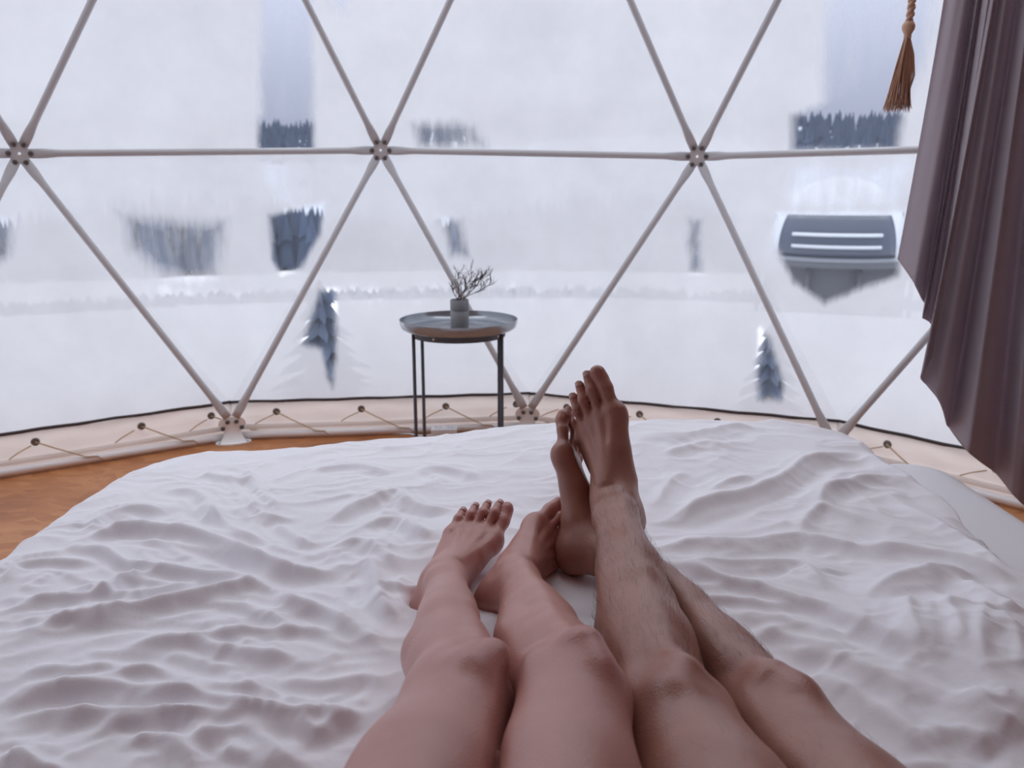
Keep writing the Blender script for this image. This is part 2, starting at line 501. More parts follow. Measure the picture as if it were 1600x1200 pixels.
def hub(p0, nbrs, tilt=0.0):
    """a lobed plate facing the room with a hole in the middle, one bolt per strut"""
    p0 = np.asarray(p0)
    n0 = np.array([*(DC - p0[:2]), 0]); n0 /= np.linalg.norm(n0)
    ex = np.cross(n0, [0, 0, 1.]); ey = np.array([0, 0, 1.])
    dirs = [np.asarray(q) - p0 for q in nbrs]
    ang = sorted(math.atan2(d @ ey, d @ ex) for d in dirs)
    nn = 96
    c0 = p0 + n0 * .010
    outer = []
    for i in range(nn):
        a_ = 2 * math.pi * i / nn
        dl = min(abs(wrap(a_ - q)) for q in ang)
        rr = .0325 + .0165 * math.exp(-(dl / .27) ** 2)
        outer.append((rr * math.cos(a_), rr * math.sin(a_)))
    vs, fs = [], []
    for th in (.004, -.004):
        for x, y in outer: vs.append(c0 + ex * x + ey * y + n0 * th - wloc)
        for i in range(nn):
            a_ = 2 * math.pi * i / nn; vs.append(c0 + ex * .0055 * math.cos(a_) + ey * .0055 * math.sin(a_) + n0 * th - wloc)
    for i in range(nn):
        j = (i + 1) % nn
        fs.append((i, j, nn + j, nn + i)); fs.append((2 * nn + i, 3 * nn + i, 3 * nn + j, 2 * nn + j))
        fs.append((i, 2 * nn + i, 2 * nn + j, j)); fs.append((nn + i, nn + j, 3 * nn + j, 3 * nn + i))
    o = mesh_obj('hub_plate', vs, fs, m_hub, frame, sm=False)
    for q in ang:
        bolt(o, c0 + (ex * math.cos(q) + ey * math.sin(q)) * .036 + n0 * .004 - wloc, n0)
def bracket(p0, nl, nr, ul, ur):
    """floor bracket: oval foot plate, waisted upright, four bolts"""
    p0 = np.asarray(p0)
    n0 = np.array([*(DC - p0[:2]), 0]); n0 /= np.linalg.norm(n0)
    ex = np.cross(n0, [0, 0, 1.]); ey = np.array([0, 0, 1.])
    if ex @ (np.asarray(nr) - p0) < 0: ex = -ex
    f0 = np.array([p0[0], p0[1], 0]) + n0 * .035
    b = MB()
    pl = [(.070 * math.cos(i * math.pi / 16), .040 * math.sin(i * math.pi / 16)) for i in range(32)]
    vs = [f0 + ex * x + n0 * y + ey * z - wloc for z in (.001, .007) for x, y in pl]
    b.add(vs, [tuple(range(32))[::-1], tuple(range(32, 64))] + [(i, (i + 1) % 32, 32 + (i + 1) % 32, 32 + i) for i in range(32)])
    # upright: flares at the foot, narrow waist, wide head
    prof = [(.006, .052, .030), (.014, .046, .022), (.030, .037, .012), (.046, .031, .006), (.060, .046, .005), (.078, .054, .005), (.094, .050, .005), (.104, .040, .005), (.109, .022, .004)]
    vs, fs = [], []
    for z, w_, dp in prof:
        for sx, sd in ((-1, -1), (1, -1), (1, 1), (-1, 1)):
            vs.append(f0 - n0 * .012 + ex * sx * w_ + n0 * (dp * .5 + sd * max(.0035, dp * .5)) + ey * z - wloc)
    for j in range(len(prof) - 1):
        for i in range(4): fs.append((j * 4 + i, j * 4 + (i + 1) % 4, j * 4 + 4 + (i + 1) % 4, j * 4 + 4 + i))
    fs.append((32, 33, 34, 35))
    b.add(vs, fs)
    o = b.build('floor_bracket', m_rail, frame, auto=.6)
    for x, z in ((-.017, .090), (.017, .090), (-.037, .064), (.037, .064)):
        bolt(o, f0 - n0 * .004 + ex * x + ey * z - wloc, n0)
    for x in (-.054, .054):
        bh = MB(); bh.lathe([(0, .0078), (.006, .0076), (.007, .0066)], f0 + ex * x + n0 * .010 - wloc, 10)
        bh.build('plate_hole', m_bolt, o)
fk_up = [9, 10, 11, 12, 0, 1, 2, 3, 4]
for k in fk_up:
    kl, kr = (k - 1) % 13, k
    nb = [up[(k - 1) % 13], up[(k + 1) % 13], base[kl], base[kr], top[kl], top[kr]]
    hub(up[k], nb)
    if k != fk_up[-1]: strut(up[k], up[(k + 1) % 13])
    for q in (kl, kr):
        tgt = base[q].copy(); v = np.array([*(DC - tgt[:2]), 0]); v /= np.linalg.norm(v)
        tgt = tgt + v * .03 + [0, 0, .012]
        strut(up[k], tgt)
        strut(up[k], top[q])
for k in [8] + front_k + [4]:
    bracket(base[k], base[(k - 1) % 13], base[(k + 1) % 13], 0, 0)
for k in front_k:
    strut(top[k], top[(k + 1) % 13]); hub(top[k], [top[(k + 1) % 13], top[(k - 1) % 13], up[k], up[(k + 1) % 13], hi_[k], hi_[(k + 1) % 13]])
# ------------------------------------------------------------------ outdoors: snow, forest, a neighbouring dome
m_snow = plain('snow', (.92, .925, .945), .8, noise=(.15, .02))
def ground_z(x, y):
    r = math.hypot(x - DC[0], y - DC[1])
    if r < 7: return -.45
    if r < 70: return -.45 - 8.0 * ((r - 7) / 63) ** 1.0
    if r < 160: return -8.45 - 3.5 * (r - 70) / 90
    return -11.95 + 46 * min(1, max(0, (r - 260) / 260)) ** 1.3
rs = [2.7, 7, 15, 30, 50, 70, 90, 120, 160, 200, 260, 300, 340, 380, 420, 460, 520, 700]
na = 72
vs, fs = [], []
for i, r in enumerate(rs):
    for j in range(na):
        a_ = 2 * math.pi * j / na
        x, y = DC[0] + r * math.sin(a_), DC[1] + r * math.cos(a_)
        zz = ground_z(x, y) if i else -.45
        if r > 300: zz += 7 * math.sin(a_ * 5 + 1.0) + 4 * math.sin(a_ * 11) + (75 * max(0, min(a_, .9) - .37) if r > 400 and a_ < 3 else 0)
        vs.append((x, y, zz))
for i in range(len(rs) - 1):
    for j in range(na):
        j2 = (j + 1) % na
        fs.append((i * na + j, i * na + j2, (i + 1) * na + j2, (i + 1) * na + j))
vs.append((DC[0], DC[1], -.45)); fs += [(len(vs) - 1, (j + 1) % na, j) for j in range(na)]
fs = [f[::-1] for f in fs]
m_hill = plain('hazy_snow_slope', (.44, .475, .55), .9, noise=(.02, .06))  # distance haze put into the colour: bluer and darker than the near snow
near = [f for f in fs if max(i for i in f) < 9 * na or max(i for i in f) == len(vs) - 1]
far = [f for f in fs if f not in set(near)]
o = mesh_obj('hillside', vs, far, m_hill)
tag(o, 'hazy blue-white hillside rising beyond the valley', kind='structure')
o = mesh_obj('ground', vs, near, m_snow)
tag(o, 'snow covered ground falling away outside the dome', kind='structure')
m_fir = plain('haze_blue_fir_needles', (.060, .088, .145), .9, noise=(.3, .25))  # blue of the air in between is mixed into the needle colour
m_bark = plain('dark_bark', (.05, .045, .05), .9)
rnd = random.Random(11)
def conifer(mb, x, y, z, h, w, tiers=3, n_=7, jag=.25):
    for i in range(tiers):
        f0, f1 = i / tiers, min(1, (i + 1.45) / tiers)
        zb, zt = z + h * (.06 + .94 * f0 * .92), z + h * (.06 + .94 * f1)
        rb = w * (1 - f0 * .86)
        vs = [(x, y, zt)]
        ph = rnd.random() * 6
        for j in range(n_ * 2):
            a_ = ph + math.pi * j / n_
            rr = rb * (1 if j % 2 == 0 else 1 - jag * 1.6) * rnd.uniform(.85, 1.1)
            vs.append((x + rr * math.cos(a_), y + rr * math.sin(a_), zb + (0 if j % 2 == 0 else h * .05)))
        vs.append((x, y, zb + h * .05))
        fs = [(0, 1 + j, 1 + (j + 1) % (n_ * 2)) for j in range(n_ * 2)] + [(len(vs) - 1, 1 + (j + 1) % (n_ * 2), 1 + j) for j in range(n_ * 2)]
        mb.add(vs, fs)
b = MB()
for i in range(1500):                                        # forest belt in the valley
    a_ = rnd.uniform(-.75, .75); r = rnd.uniform(118, 165)
    x, y = DC[0] + r * math.sin(a_), DC[1] + r * math.cos(a_)
    h = rnd.uniform(6.5, 10.5) * (1.0 + .2 * math.sin(a_ * 13))
    conifer(b, x, y, ground_z(x, y) - .3, h, h * .20, 2, 4)
o = b.build('forest', m_fir, sm=False)
tag(o, 'dark blue conifer forest in the valley seen dimly through the fogged film', 'forest', kind='stuff')
b = MB()
for i in range(3000):                                        # ridge far behind
    a_ = rnd.uniform(-.55, .68); r = rnd.uniform(440, 560)
    x, y = DC[0] + r * math.sin(a_), DC[1] + r * math.cos(a_)
    h = rnd.uniform(8, 14)
    zz = ground_z(x, y) + 7 * math.sin(a_ * 5 + 1.0) + 4 * math.sin(a_ * 11) + 75 * max(0, a_ - .37)
    conifer(b, x, y, zz - 2, h, h * .22, 2, 4)
o = b.build('ridge_forest', m_fir, sm=False)
tag(o, 'distant conifers along the ridge above the valley', 'forest', kind='stuff')
b = MB()
for i in range(520):                                        # low scrub along the shore
    a_ = rnd.uniform(-.62, .5); r = rnd.uniform(74, 77)
    x, y = DC[0] + r * math.sin(a_), DC[1] + r * math.cos(a_)
    h = rnd.uniform(.6, 1.3)
    conifer(b, x, y, ground_z(x, y) - .1, h, h * .6, 1, 4)
o = b.build('shore_scrub', m_fir, sm=False)
tag(o, 'thin line of dark low scrub along the snowy shore', 'scrub', kind='stuff')
def small_fir(px, py, pz, h, w, label, seed):
    global rnd
    rnd = random.Random(seed)
    e_ = empty('fir_tree', (px, py, pz)); tag(e_, label, 'tree', 'small firs outside the dome')
    b = MB(); conifer(b, 0, 0, 0, h, w, 6, 9, .3); b.build('foliage', m_fir, e_, sm=False)
    b = MB(); b.tube([(0, 0, -.15), (0, 0, h * .8)], [h * .05, h * .01], 7); b.build('trunk', m_bark, e_)
small_fir(-1.40, 6.0, -.47, .86, .40, 'small dark fir in the snow outside, seen left of the side table', 3)
small_fir(1.735, 5.4, -.47, .68, .26, 'small narrow fir in the snow outside, seen right of the crossed feet', 8)
# the neighbouring dome on its platform, down the slope
nd = empty('dome_tent', (17.45, 45.0, -2.55)); tag(nd, 'white dome tent with a dark window on a platform, far out in the snow', 'tent')
nd.rotation_euler = (0, 0, -.37)
m_tent = plain('white_tent_shell', (.56, .59, .64), .7)
m_dwin = plain('dark_tent_window', (.05, .065, .10), .25)
m_deck = plain('dark_timber_deck', (.07, .075, .09), .8)
b = MB(); b.lathe([(3.5, 0)] + [(3.55 * math.cos(a_), .5 + 3.75 * math.sin(a_)) for a_ in np.linspace(0, math.pi / 2 - .02, 14)] + [(0, 4.26)], n=40); b.build('shell', m_tent, nd)
vs, fs = [], []
ww = 15
for j in range(9):
    for i in range(ww):
        az_ = math.radians(-142 + 104 * i / (ww - 1)); z_ = .2 + 2.1 * j / 8
        e2 = math.asin(min(1, max(0, (z_ - .5) / 3.75))); rr = 3.6 * math.cos(e2)
        vs.append((rr * math.cos(az_), rr * math.sin(az_), z_))
for j in range(8):
    for i in range(ww - 1): q = j * ww + i; fs.append((q, q + 1, q + ww + 1, q + ww))
wn = mesh_obj('window', vs, fs, m_dwin, nd); sm_ = wn.modifiers.new('thickness', 'SOLIDIFY'); sm_.thickness = .05
for z_ in (.75, 1.35):
    b = MB(); b.tube([(3.66 * math.cos(a_), 3.66 * math.sin(a_), z_) for a_ in np.linspace(math.radians(-125), math.radians(-55), 14)], .10, 6); b.build('window_bar', m_tent, wn)
b = MB(); b.lathe([(0, .0), (4.3, .0), (4.3, -.25), (0, -.25)], n=40); b.build('deck', m_deck, nd, sm=False)
for i in range(10):
    a_ = 2 * math.pi * i / 10
    b = MB(); b.tube([(3.9 * math.cos(a_), 3.9 * math.sin(a_), -.2), (3.9 * math.cos(a_), 3.9 * math.sin(a_), -3.4)], .13, 6); b.build('post', m_deck, nd)
b = MB()
b.lathe([(3.6, -.25), (3.6, -3.2)], n=24); b.build('underside_boards', m_deck, nd)
# ------------------------------------------------------------------ people: one continuous skin each, grown from a distance field
def unit(v): v = np.asarray(v, float); return v / np.linalg.norm(v)
def smin(a, b, k):
    h = np.maximum(k - np.abs(a - b), 0) / k
    return np.minimum(a, b) - h * h * k * 0.25
def cap_d(p, a, b, r1, r2):
    ba = b - a
    h = np.clip(((p - a) @ ba) / max(ba @ ba, 1e-12), 0, 1)
    return np.linalg.norm(p - a - h[:, None] * ba, axis=1) - (r1 + (r2 - r1) * h)

class Limb:
    """a leg with its foot: blended capsules, the toes blended into the foot but not into each other"""
    def __init__(s): s.p = []; s.cut = []; s.toes = []
    def cap(s, a, b, r1, r2, k=0.02): s.p.append((np.asarray(a, float), np.asarray(b, float), r1, r2, k))
    def carve(s, a, b, r1, r2, k=0.01): s.cut.append((np.asarray(a, float), np.asarray(b, float), r1, r2, k))
    def allp(s): return s.p + [q for t in s.toes for q in t]

class Band:
    """distance to a capsule on the points of one block (same local grid for all blocks)"""
    def __init__(s, loc):
        s.l = loc.astype(np.float32); s.l2 = (s.l * s.l).sum(1)
    def d(s, org, q):
        a = (q[0] - org).astype(np.float32); ba = (q[1] - q[0]).astype(np.float32)
        bb = max(float(ba @ ba), 1e-10)
        pb = s.l @ ba - float(a @ ba)
        h = np.clip(pb / bb, 0, 1)
        d2 = s.l2 - s.l @ (2 * a) + float(a @ a) + h * (h * bb - 2 * pb)
        return np.sqrt(np.maximum(d2, 0)) - (q[2] + (q[3] - q[2]) * (h * h * (3 - 2 * h)))

def grow(limbs, vox, inflate=0.0, clip=None):
    """narrow-band sampling and surface nets -> verts, quads"""
    pr = [q for l in limbs for q in l.allp()]
    lo = np.min([np.minimum(q[0], q[1]) - max(q[2], q[3]) for q in pr], 0) - 0.02 - inflate
    hi = np.max([np.maximum(q[0], q[1]) + max(q[2], q[3]) for q in pr], 0) + 0.02 + inflate
    B = 16
    nb = np.ceil((hi - lo) / (vox * B)).astype(int)
    dims = nb * B + 1
    D = np.full(dims, 0.05, np.float32)
    rad = vox * B * 0.87 + 0.003 + inflate
    ax = np.arange(B + 1) * vox
    loc = np.stack(np.meshgrid(ax, ax, ax, indexing='ij'), -1).reshape(-1, 3)
    band = Band(loc)
    bi = np.stack(np.meshgrid(*[np.arange(k) for k in nb], indexing='ij'), -1).reshape(-1, 3)
    cen = lo + (bi + 0.5) * vox * B
    lists = []
    dmin = np.full(len(cen), 1.0)
    for l in limbs:
        dp = np.stack([cap_d(cen, *q[:4]) for q in l.p], 1)
        dc = np.stack([cap_d(cen, *q[:4]) for q in l.cut], 1) if l.cut else None
        kk = np.array([max(.02, q[4]) for q in l.p])
        dt = [np.stack([cap_d(cen, *q[:4]) for q in t], 1) for t in l.toes]
        dmin = np.minimum(dmin, dp.min(1))
        for t in dt: dmin = np.minimum(dmin, t.min(1))
        lists.append((l, dp, dc, dt, kk))
    for n_ in np.nonzero(dmin < rad + 0.012)[0]:
        b = bi[n_]
        sl = tuple(slice(b[i] * B, b[i] * B + B + 1) for i in range(3))
        if dmin[n_] < -rad - 0.012: D[sl] = np.minimum(D[sl], -0.05); continue
        org = lo + b * vox * B
        dd = np.full(len(loc), 0.3, np.float32); each = []
        for l, dp, dc, dt, kk in lists:
            if dp[n_].min() > rad + .02 and all(t[n_].min() > rad + .02 for t in dt): continue
            d = np.full(len(loc), 0.3, np.float32)
            for i in np.nonzero(dp[n_] < rad + kk + .04)[0]: d = smin(d, band.d(org, l.p[i]), l.p[i][4])
            if dc is not None:
                for i in np.nonzero(dc[n_] < rad + 0.01)[0]: d = -smin(-d, band.d(org, l.cut[i]), l.cut[i][4])
            base = d
            for toe, t_ in zip(l.toes, dt):
                ii = np.nonzero(t_[n_] < rad + 0.01)[0]
                if not len(ii): continue
                t = np.full(len(loc), 0.3, np.float32)
                for i in ii: t = smin(t, band.d(org, toe[i]), toe[i][4])
                d = np.minimum(d, smin(base, t, 0.006))
            dd = np.minimum(dd, d); each.append(d)
        if len(each) == 2 and not inflate: dd = dd + .012 * np.exp(-((each[0] - each[1]) / .009) ** 2)   # a groove where two legs touch
        dd = dd - inflate
        if clip is not None: dd = np.maximum(dd, clip(org + loc))
        D[sl] = dd.reshape(B + 1, B + 1, B + 1)
    S = D < 0
    dm = D.shape
    cells = []; pos = []; quads = []
    str3 = np.array([dm[1] * dm[2], dm[2], 1])
    for a in range(3):
        s0 = [slice(None)] * 3; s1 = [slice(None)] * 3
        s0[a] = slice(0, -1); s1[a] = slice(1, None)
        i = np.stack(np.nonzero(S[tuple(s0)] != S[tuple(s1)]), -1)
        b_, c_ = [x for x in range(3) if x != a]
        i = i[(i[:, b_] > 0) & (i[:, c_] > 0) & (i[:, b_] < dm[b_] - 1) & (i[:, c_] < dm[c_] - 1)]
        j = i.copy(); j[:, a] += 1
        d0 = D[i[:, 0], i[:, 1], i[:, 2]]; d1 = D[j[:, 0], j[:, 1], j[:, 2]]
        t = d0 / (d0 - d1)
        p = i.astype(float); p[:, a] += t
        e4 = []
        for ob, oc in ((-1, -1), (0, -1), (0, 0), (-1, 0)):
            q = i.copy(); q[:, b_] += ob; q[:, c_] += oc
            id_ = q @ str3
            cells.append(id_); pos.append(p); e4.append(id_)
        e4 = np.stack(e4, 1)
        flip = (d0 < 0) if a != 1 else (d0 >= 0)
        e4[~flip] = e4[~flip][:, ::-1]
        quads.append(e4)
    cells = np.concatenate(cells); pos = np.concatenate(pos); quads = np.concatenate(quads)
    u, inv = np.unique(cells, return_inverse=True)
    cnt = np.bincount(inv)
    V = np.stack([np.bincount(inv, pos[:, k]) / cnt for k in range(3)], 1)
    Q = np.searchsorted(u, quads)
    return lo + V * vox, Q

def foot(L, A, F, U, side, sc_, wid=1.0, curl=(0, 0, 0, 0, 0), spread=1.0, big_up=0.0, tendons=True):
    """A ankle joint, F heel->toe, U sole->instep; side +1 left, -1 right (which way the big toe lies). Returns local->world map"""
    F = unit(F); U = np.asarray(U, float); U = unit(U - F * (U @ F))
    M = side * np.cross(F, U)
    def W(f, m, u): return np.asarray(A) + sc_ * (f * F + m * wid * M + u * U)
    def c(a, b, r1, r2, k=0.018): L.cap(W(*a), W(*b), r1 * sc_, r2 * sc_, k * sc_)
    c((-.036, 0, -.050), (-.026, 0, -.052), .0285, .029)                 # heel pad
    back = L.f['S'](.80, -.022, 0); heel = W(-.040, 0, -.040)              # tendon at the back
    L.cap(back, heel, .013 * sc_, .018 * sc_, .03 * sc_)
    L.cap(L.f['S'](.93, -.002, 0), W(.0, 0, -.02), .026 * sc_, .030 * sc_, .03 * sc_)
    c((-.02, 0, -.03), (.02, 0, -.04), .03, .03)
    c((.0, .0225, .004), (-.001, .023, -.004), .0115, .0105, .012)          # inner ankle bone
    c((-.010, -.0225, -.004), (-.011, -.0235, -.014), .0115, .010, .012)     # outer ankle bone
    c((.012, .004, -.012), (.075, .014, -.036), .030, .0225)              # instep
    c((.012, -.006, -.024), (.080, -.012, -.048), .027, .0165)
    c((-.03, -.012, -.060), (.105, -.034, -.067), .0185, .0125)          # outer edge
    c((.03, .018, -.040), (.110, .028, -.056), .020, .0185)               # inner arch
    heads = [(.136, .031, -.059), (.138, .009, -.059), (.130, -.009, -.062), (.120, -.025, -.065), (.106, -.039, -.068)]
    hr = [.0178, .0140, .0130, .0125, .0120]
    roots = [(.055, .018, -.035), (.06, .008, -.034), (.06, -.002, -.038), (.05, -.012, -.046), (.04, -.022, -.055)]
    for h, r, q in zip(heads, hr, roots): c(q, h, .017, r, .010)
    c((.128, .034, -.065), (.120, -.03, -.071), .0155, .0125)            # ball
    c((.134, .03, -.060), (.108, -.036, -.069), .0125, .0105, .012)       # web at the toe roots
    if tendons:
        for i, (tf, tm, tu) in enumerate(heads[:4]):
            c((.035, .008 - .004 * i, .006), (tf - .012, tm, tu + .0135), .006, .0042, .009)
    # toes
    spec = [  # middle joint, tip, radii
        ((.176, .029, -.062 + big_up * .5), (.2025, .024, -.065 + big_up), .0118, .0122, .0120),
        ((.178, .0088, -.053), (.2035, .0080, -.063), .0084, .0078, .0084),
        ((.168, -.0095, -.055), (.192, -.0105, -.065), .0081, .0075, .0081),
        ((.155, -.0262, -.059), (.177, -.0275, -.068), .0079, .0074, .0079),
        ((.138, -.0410, -.064), (.158, -.0425, -.071), .0079, .0076, .0080)]
    tips = []
    for i, (h, (mid, tip, r0, r1, r2)) in enumerate(zip(heads, spec)):
        cu = curl[i]
        dm_ = (i - 1.5) * -.002 * (spread - 1)
        mid = (mid[0], mid[1] + dm_, mid[2] + cu * .35); tip = (tip[0] - abs(cu) * .3, tip[1] + dm_ * 2, tip[2] + cu)
        toe = [(W(*h), W(*mid), (r0 + .0012) * sc_, r1 * sc_, .008 * sc_),
               (W(*mid), W(*tip), r1 * sc_, r2 * sc_, .008 * sc_)]
        if i == 0:
            pad = (tip[0] - .010, tip[1] + .001, tip[2] - .003)
            toe.append((W(*pad), W(*tip), .0128 * sc_, .0112 * sc_, .008 * sc_))
        L.toes.append(toe)
        d = unit(np.array(tip) - np.array(mid))
        tips.append((W(*tip), unit(F * d[0] + M * d[1] + U * d[2]), r2 * sc_))
    return W, F, M, U, tips

def leg(hip, knee, ankle, front_t, front_s, side, g, sh):
    """side: +1 left / -1 right; front_*: the direction the shin bone / thigh front faces; g girth factor; sh dict of radii"""
    L = Limb()
    hip, knee, ankle = map(lambda v: np.asarray(v, float), (hip, knee, ankle))
    ax = unit(ankle - knee); fr = unit(np.asarray(front_s, float) - ax * (np.asarray(front_s, float) @ ax))
    md = unit(np.cross(ax, fr)) * side                     # towards the other leg
    def S(t, f, m): return knee + (ankle - knee) * t + fr * f * g + md * m * g
    c = lambda a, b, r1, r2, k=.03: L.cap(a, b, r1 * g, r2 * g, k * g)
    sr = sh['shin']
    c(S(0, -.004, 0), S(.28, -.008, 0), sr[0], sr[1])
    c(S(.28, -.008, 0), S(.62, -.006, 0), sr[1], sr[2])
    c(S(.62, -.006, 0), S(1.0, -.004, 0), sr[2], sr[3])
    c(S(.10, -.024, .014), S(.46, -.030, .016), .034, sh['calf'])             # calf, inner and outer head
    c(S(.46, -.030, .016), S(.78, -.016, .004), sh['calf'], .016)
    c(S(.10, -.022, -.018), S(.40, -.026, -.020), .032, sh['calf'] * .92)
    c(S(.40, -.026, -.020), S(.72, -.016, -.004), sh['calf'] * .92, .016)
    c(S(.08, .012, -.020), S(.50, .008, -.014), .024, .021)                   # muscle beside the shin bone
    c(S(.50, .008, -.014), S(.9, .008, -.002), .021, .013)
    c(S(.06, .024, .004), S(.5, .022, .004), .019, .0125, .016)               # shin bone
    c(S(.5, .022, .004), S(.96, .015, .006), .0125, .011, .016)
    c(S(.13, .034, 0), S(.18, .030, 0), .013, .012, .02)                      # bump below the kneecap
    # knee
    ft = np.asarray(front_t, float); at = unit(hip - knee); ft = unit(ft - at * (ft @ at))
    mt = unit(np.cross(-at, ft)) * side
    tl = np.linalg.norm(hip - knee)
    def T(t, f, m): return knee + at * (t * tl) + ft * f * g + mt * m * g
    kf = unit(fr + ft)
    kn = sh['knee']
    c(knee + md * .024 * g - kf * .002, knee - md * .024 * g - kf * .002, .040, .040)
    c(knee + kf * .041 * g + at * .016 - md * .007, knee + kf * .043 * g - at * .012 + md * .007, kn, kn * .9, .018)
    c(T(.10, -.002, .020), T(.30, .004, .026), .026, .036, .05)                     # inner teardrop of the thigh
    c(T(.10, -.002, -.020), T(.34, .004, -.026), .026, .036, .05)
    th = sh['thigh']
    c(T(0, -.006, 0), T(.38, -.004, 0), .040, th[0])
    c(T(.35, -.004, 0), T(.7, -.006, 0), th[0], th[1])
    c(T(.7, -.006, 0), hip, th[1], th[2])
    c(T(.20, .004, 0), T(.70, .020, -.006), .036, .052, .06)
    L.f = dict(S=S, T=T, fr=fr, md=md, kf=kf, knee=knee, ankle=ankle, hip=hip)
    return L

def skin_material(name, base, dark, flush, rough=0.40, sss=0.1):
    m, n, p, out = new_mat(name)
    t = N(n, 'ShaderNodeTexCoord')
    z = N(n, 'ShaderNodeTexNoise', Scale=9.0, Detail=5.0, Roughness=0.6)
    n.links.new(t.outputs['Object'], z.inputs['Vector'])
    mx = N(n, 'ShaderNodeMix', data_type='RGBA')
    mx.inputs['A'].default_value = (*base, 1); mx.inputs['B'].default_value = (*dark, 1)
    r = N(n, 'ShaderNodeMapRange'); r.inputs['From Min'].default_value = .35; r.inputs['From Max'].default_value = .75
    n.links.new(z.outputs['Fac'], r.inputs['Value']); n.links.new(r.outputs[0], mx.inputs['Factor'])
    at = N(n, 'ShaderNodeAttribute', attribute_name='flush')
    m2 = N(n, 'ShaderNodeMix', data_type='RGBA')
    m2.inputs['B'].default_value = (*flush, 1)
    n.links.new(mx.outputs['Result'], m2.inputs['A']); n.links.new(at.outputs['Fac'], m2.inputs['Factor'])
    n.links.new(m2.outputs['Result'], p.inputs['Base Color'])
    p.inputs['Roughness'].default_value = rough
    p.inputs['Specular IOR Level'].default_value = 0.5
    p.inputs['Coat Weight'].default_value = .18; p.inputs['Coat Roughness'].default_value = .33
    p.inputs['Subsurface Weight'].default_value = sss
    p.inputs['Subsurface Radius'].default_value = (1.0, 0.35, 0.2)
    p.inputs['Subsurface Scale'].default_value = 0.012
    v = N(n, 'ShaderNodeTexVoronoi', Scale=420.0)
    n.links.new(t.outputs['Object'], v.inputs['Vector'])
    z2 = N(n, 'ShaderNodeTexNoise', Scale=60.0, Detail=4.0)
    n.links.new(t.outputs['Object'], z2.inputs['Vector'])
    ad = N(n, 'ShaderNodeMath', operation='ADD')
    n.links.new(v.outputs['Distance'], ad.inputs[0]); n.links.new(z2.outputs['Fac'], ad.inputs[1])
    b = N(n, 'ShaderNodeBump', Strength=0.22, Distance=0.0015)
    n.links.new(ad.outputs[0], b.inputs['Height']); n.links.new(b.outputs[0], p.inputs['Normal'])
    return m

def nail(parent, mat, tip, r, U, name='toenail'):
    """a small curved plate set on the upper end of a toe; d along the toe, U upwards"""
    P, d = np.asarray(tip[0]), tip[1]
    u = unit(np.asarray(U) - d * (np.asarray(U) @ d)); w = np.cross(d, u)
    vs, fs = [], []
    nu, nv = 7, 6
    for j in range(nv):
        for i in range(nu):
            a = (i / (nu - 1) - .5) * 1.7
            l = (j / (nv - 1) - .35) * r * 1.25
            if j == nv - 1: l -= abs(a) * r * .25
            rr = r * (1.02 + .05 * math.cos(a)) * (1 if j else .93)
            vs.append(P + d * l + u * rr * math.cos(a) * (1 - .10 * max(0, l / r)) + w * rr * math.sin(a) * .93)
    for j in range(nv - 1):
        for i in range(nu - 1):
            a = j * nu + i; fs.append((a, a + 1, a + nu + 1, a + nu))
    o = mesh_obj(name, vs, fs, mat, parent)
    s = o.modifiers.new('thickness', 'SOLIDIFY'); s.thickness = r * .10; s.offset = 0
    return o

VOX = 0.0024
def add_flush(o, spots):
    me = o.data
    co = np.empty(len(me.vertices) * 3, np.float32); me.vertices.foreach_get('co', co); co = co.reshape(-1, 3)
    f = np.zeros(len(co), np.float32)
    for c_, r_, s_ in spots:
        d2 = ((co - np.asarray(c_)) ** 2).sum(1)
        f = np.maximum(f, s_ * np.exp(-d2 / (r_ * r_)))
    at = me.attributes.new('flush', 'FLOAT', 'POINT'); at.data.foreach_set('value', f)
    return co

skin_w = skin_material('fair_skin', (0.54, 0.285, 0.25), (0.47, 0.225, 0.19), (0.38, 0.135, 0.115))
skin_m = skin_material('tanned_skin', (0.40, 0.20, 0.152), (0.30, 0.13, 0.095), (0.36, 0.145, 0.11))
nail_mat = plain('toenail_keratin', (0.52, 0.27, 0.25), 0.3)
nail_mat_m = plain('toenail_keratin_tan', (0.50, 0.31, 0.27), 0.35)
hair_mat = plain('dark_body_hair', (0.045, 0.028, 0.022), 0.55)
shorts_a = plain('grey_jersey', (0.25, 0.25, 0.28), 0.9, bump=(300, .3, .001))
shorts_b = plain('navy_jersey', (0.05, 0.06, 0.10), 0.9, bump=(300, .3, .001))

def make_person(name, label, legs, feet, mat, nmat, torso, shorts, flush_extra=()):
    root = empty(name, (float(torso[0][0]), float(torso[0][1]), 0.42))
    tag(root, label, 'person')
    for L in legs:
        for a, b, r1, r2, k in torso_caps(torso): L.cap(a, b, r1, r2, k)
    V, Q = grow(legs, VOX)
    org = np.array(root.location)
    body = mesh_obj('body', V - org, Q, mat, root)
    spots = []
    for (W, F, M, U, tips), L in zip(feet, legs):
        for t in tips: spots.append((t[0] - org, .03, .75))
        spots.append((W(-.05, 0, -.05) - org, .045, .7))
        spots.append((L.f['knee'] + L.f['kf'] * .05 - org, .05, .55))
        spots.append((W(.07, 0, -.075) - org, .05, .35)); spots.append((W(.13, -.01, -.05) - org, .06, .42)); spots.append((W(-.01, 0, -.03) - org, .05, .35))
    add_flush(body, spots)
    return root, body, org

def torso_caps(t):
    hl, hr, waist = [np.asarray(v, float) for v in t]
    mid = (hl + hr) / 2
    return [(hl + [0, -.02, .005], hr + [0, -.02, .005], .084, .084, .05),
            (mid + [0, -.03, .01], waist, .10, .095, .05)]

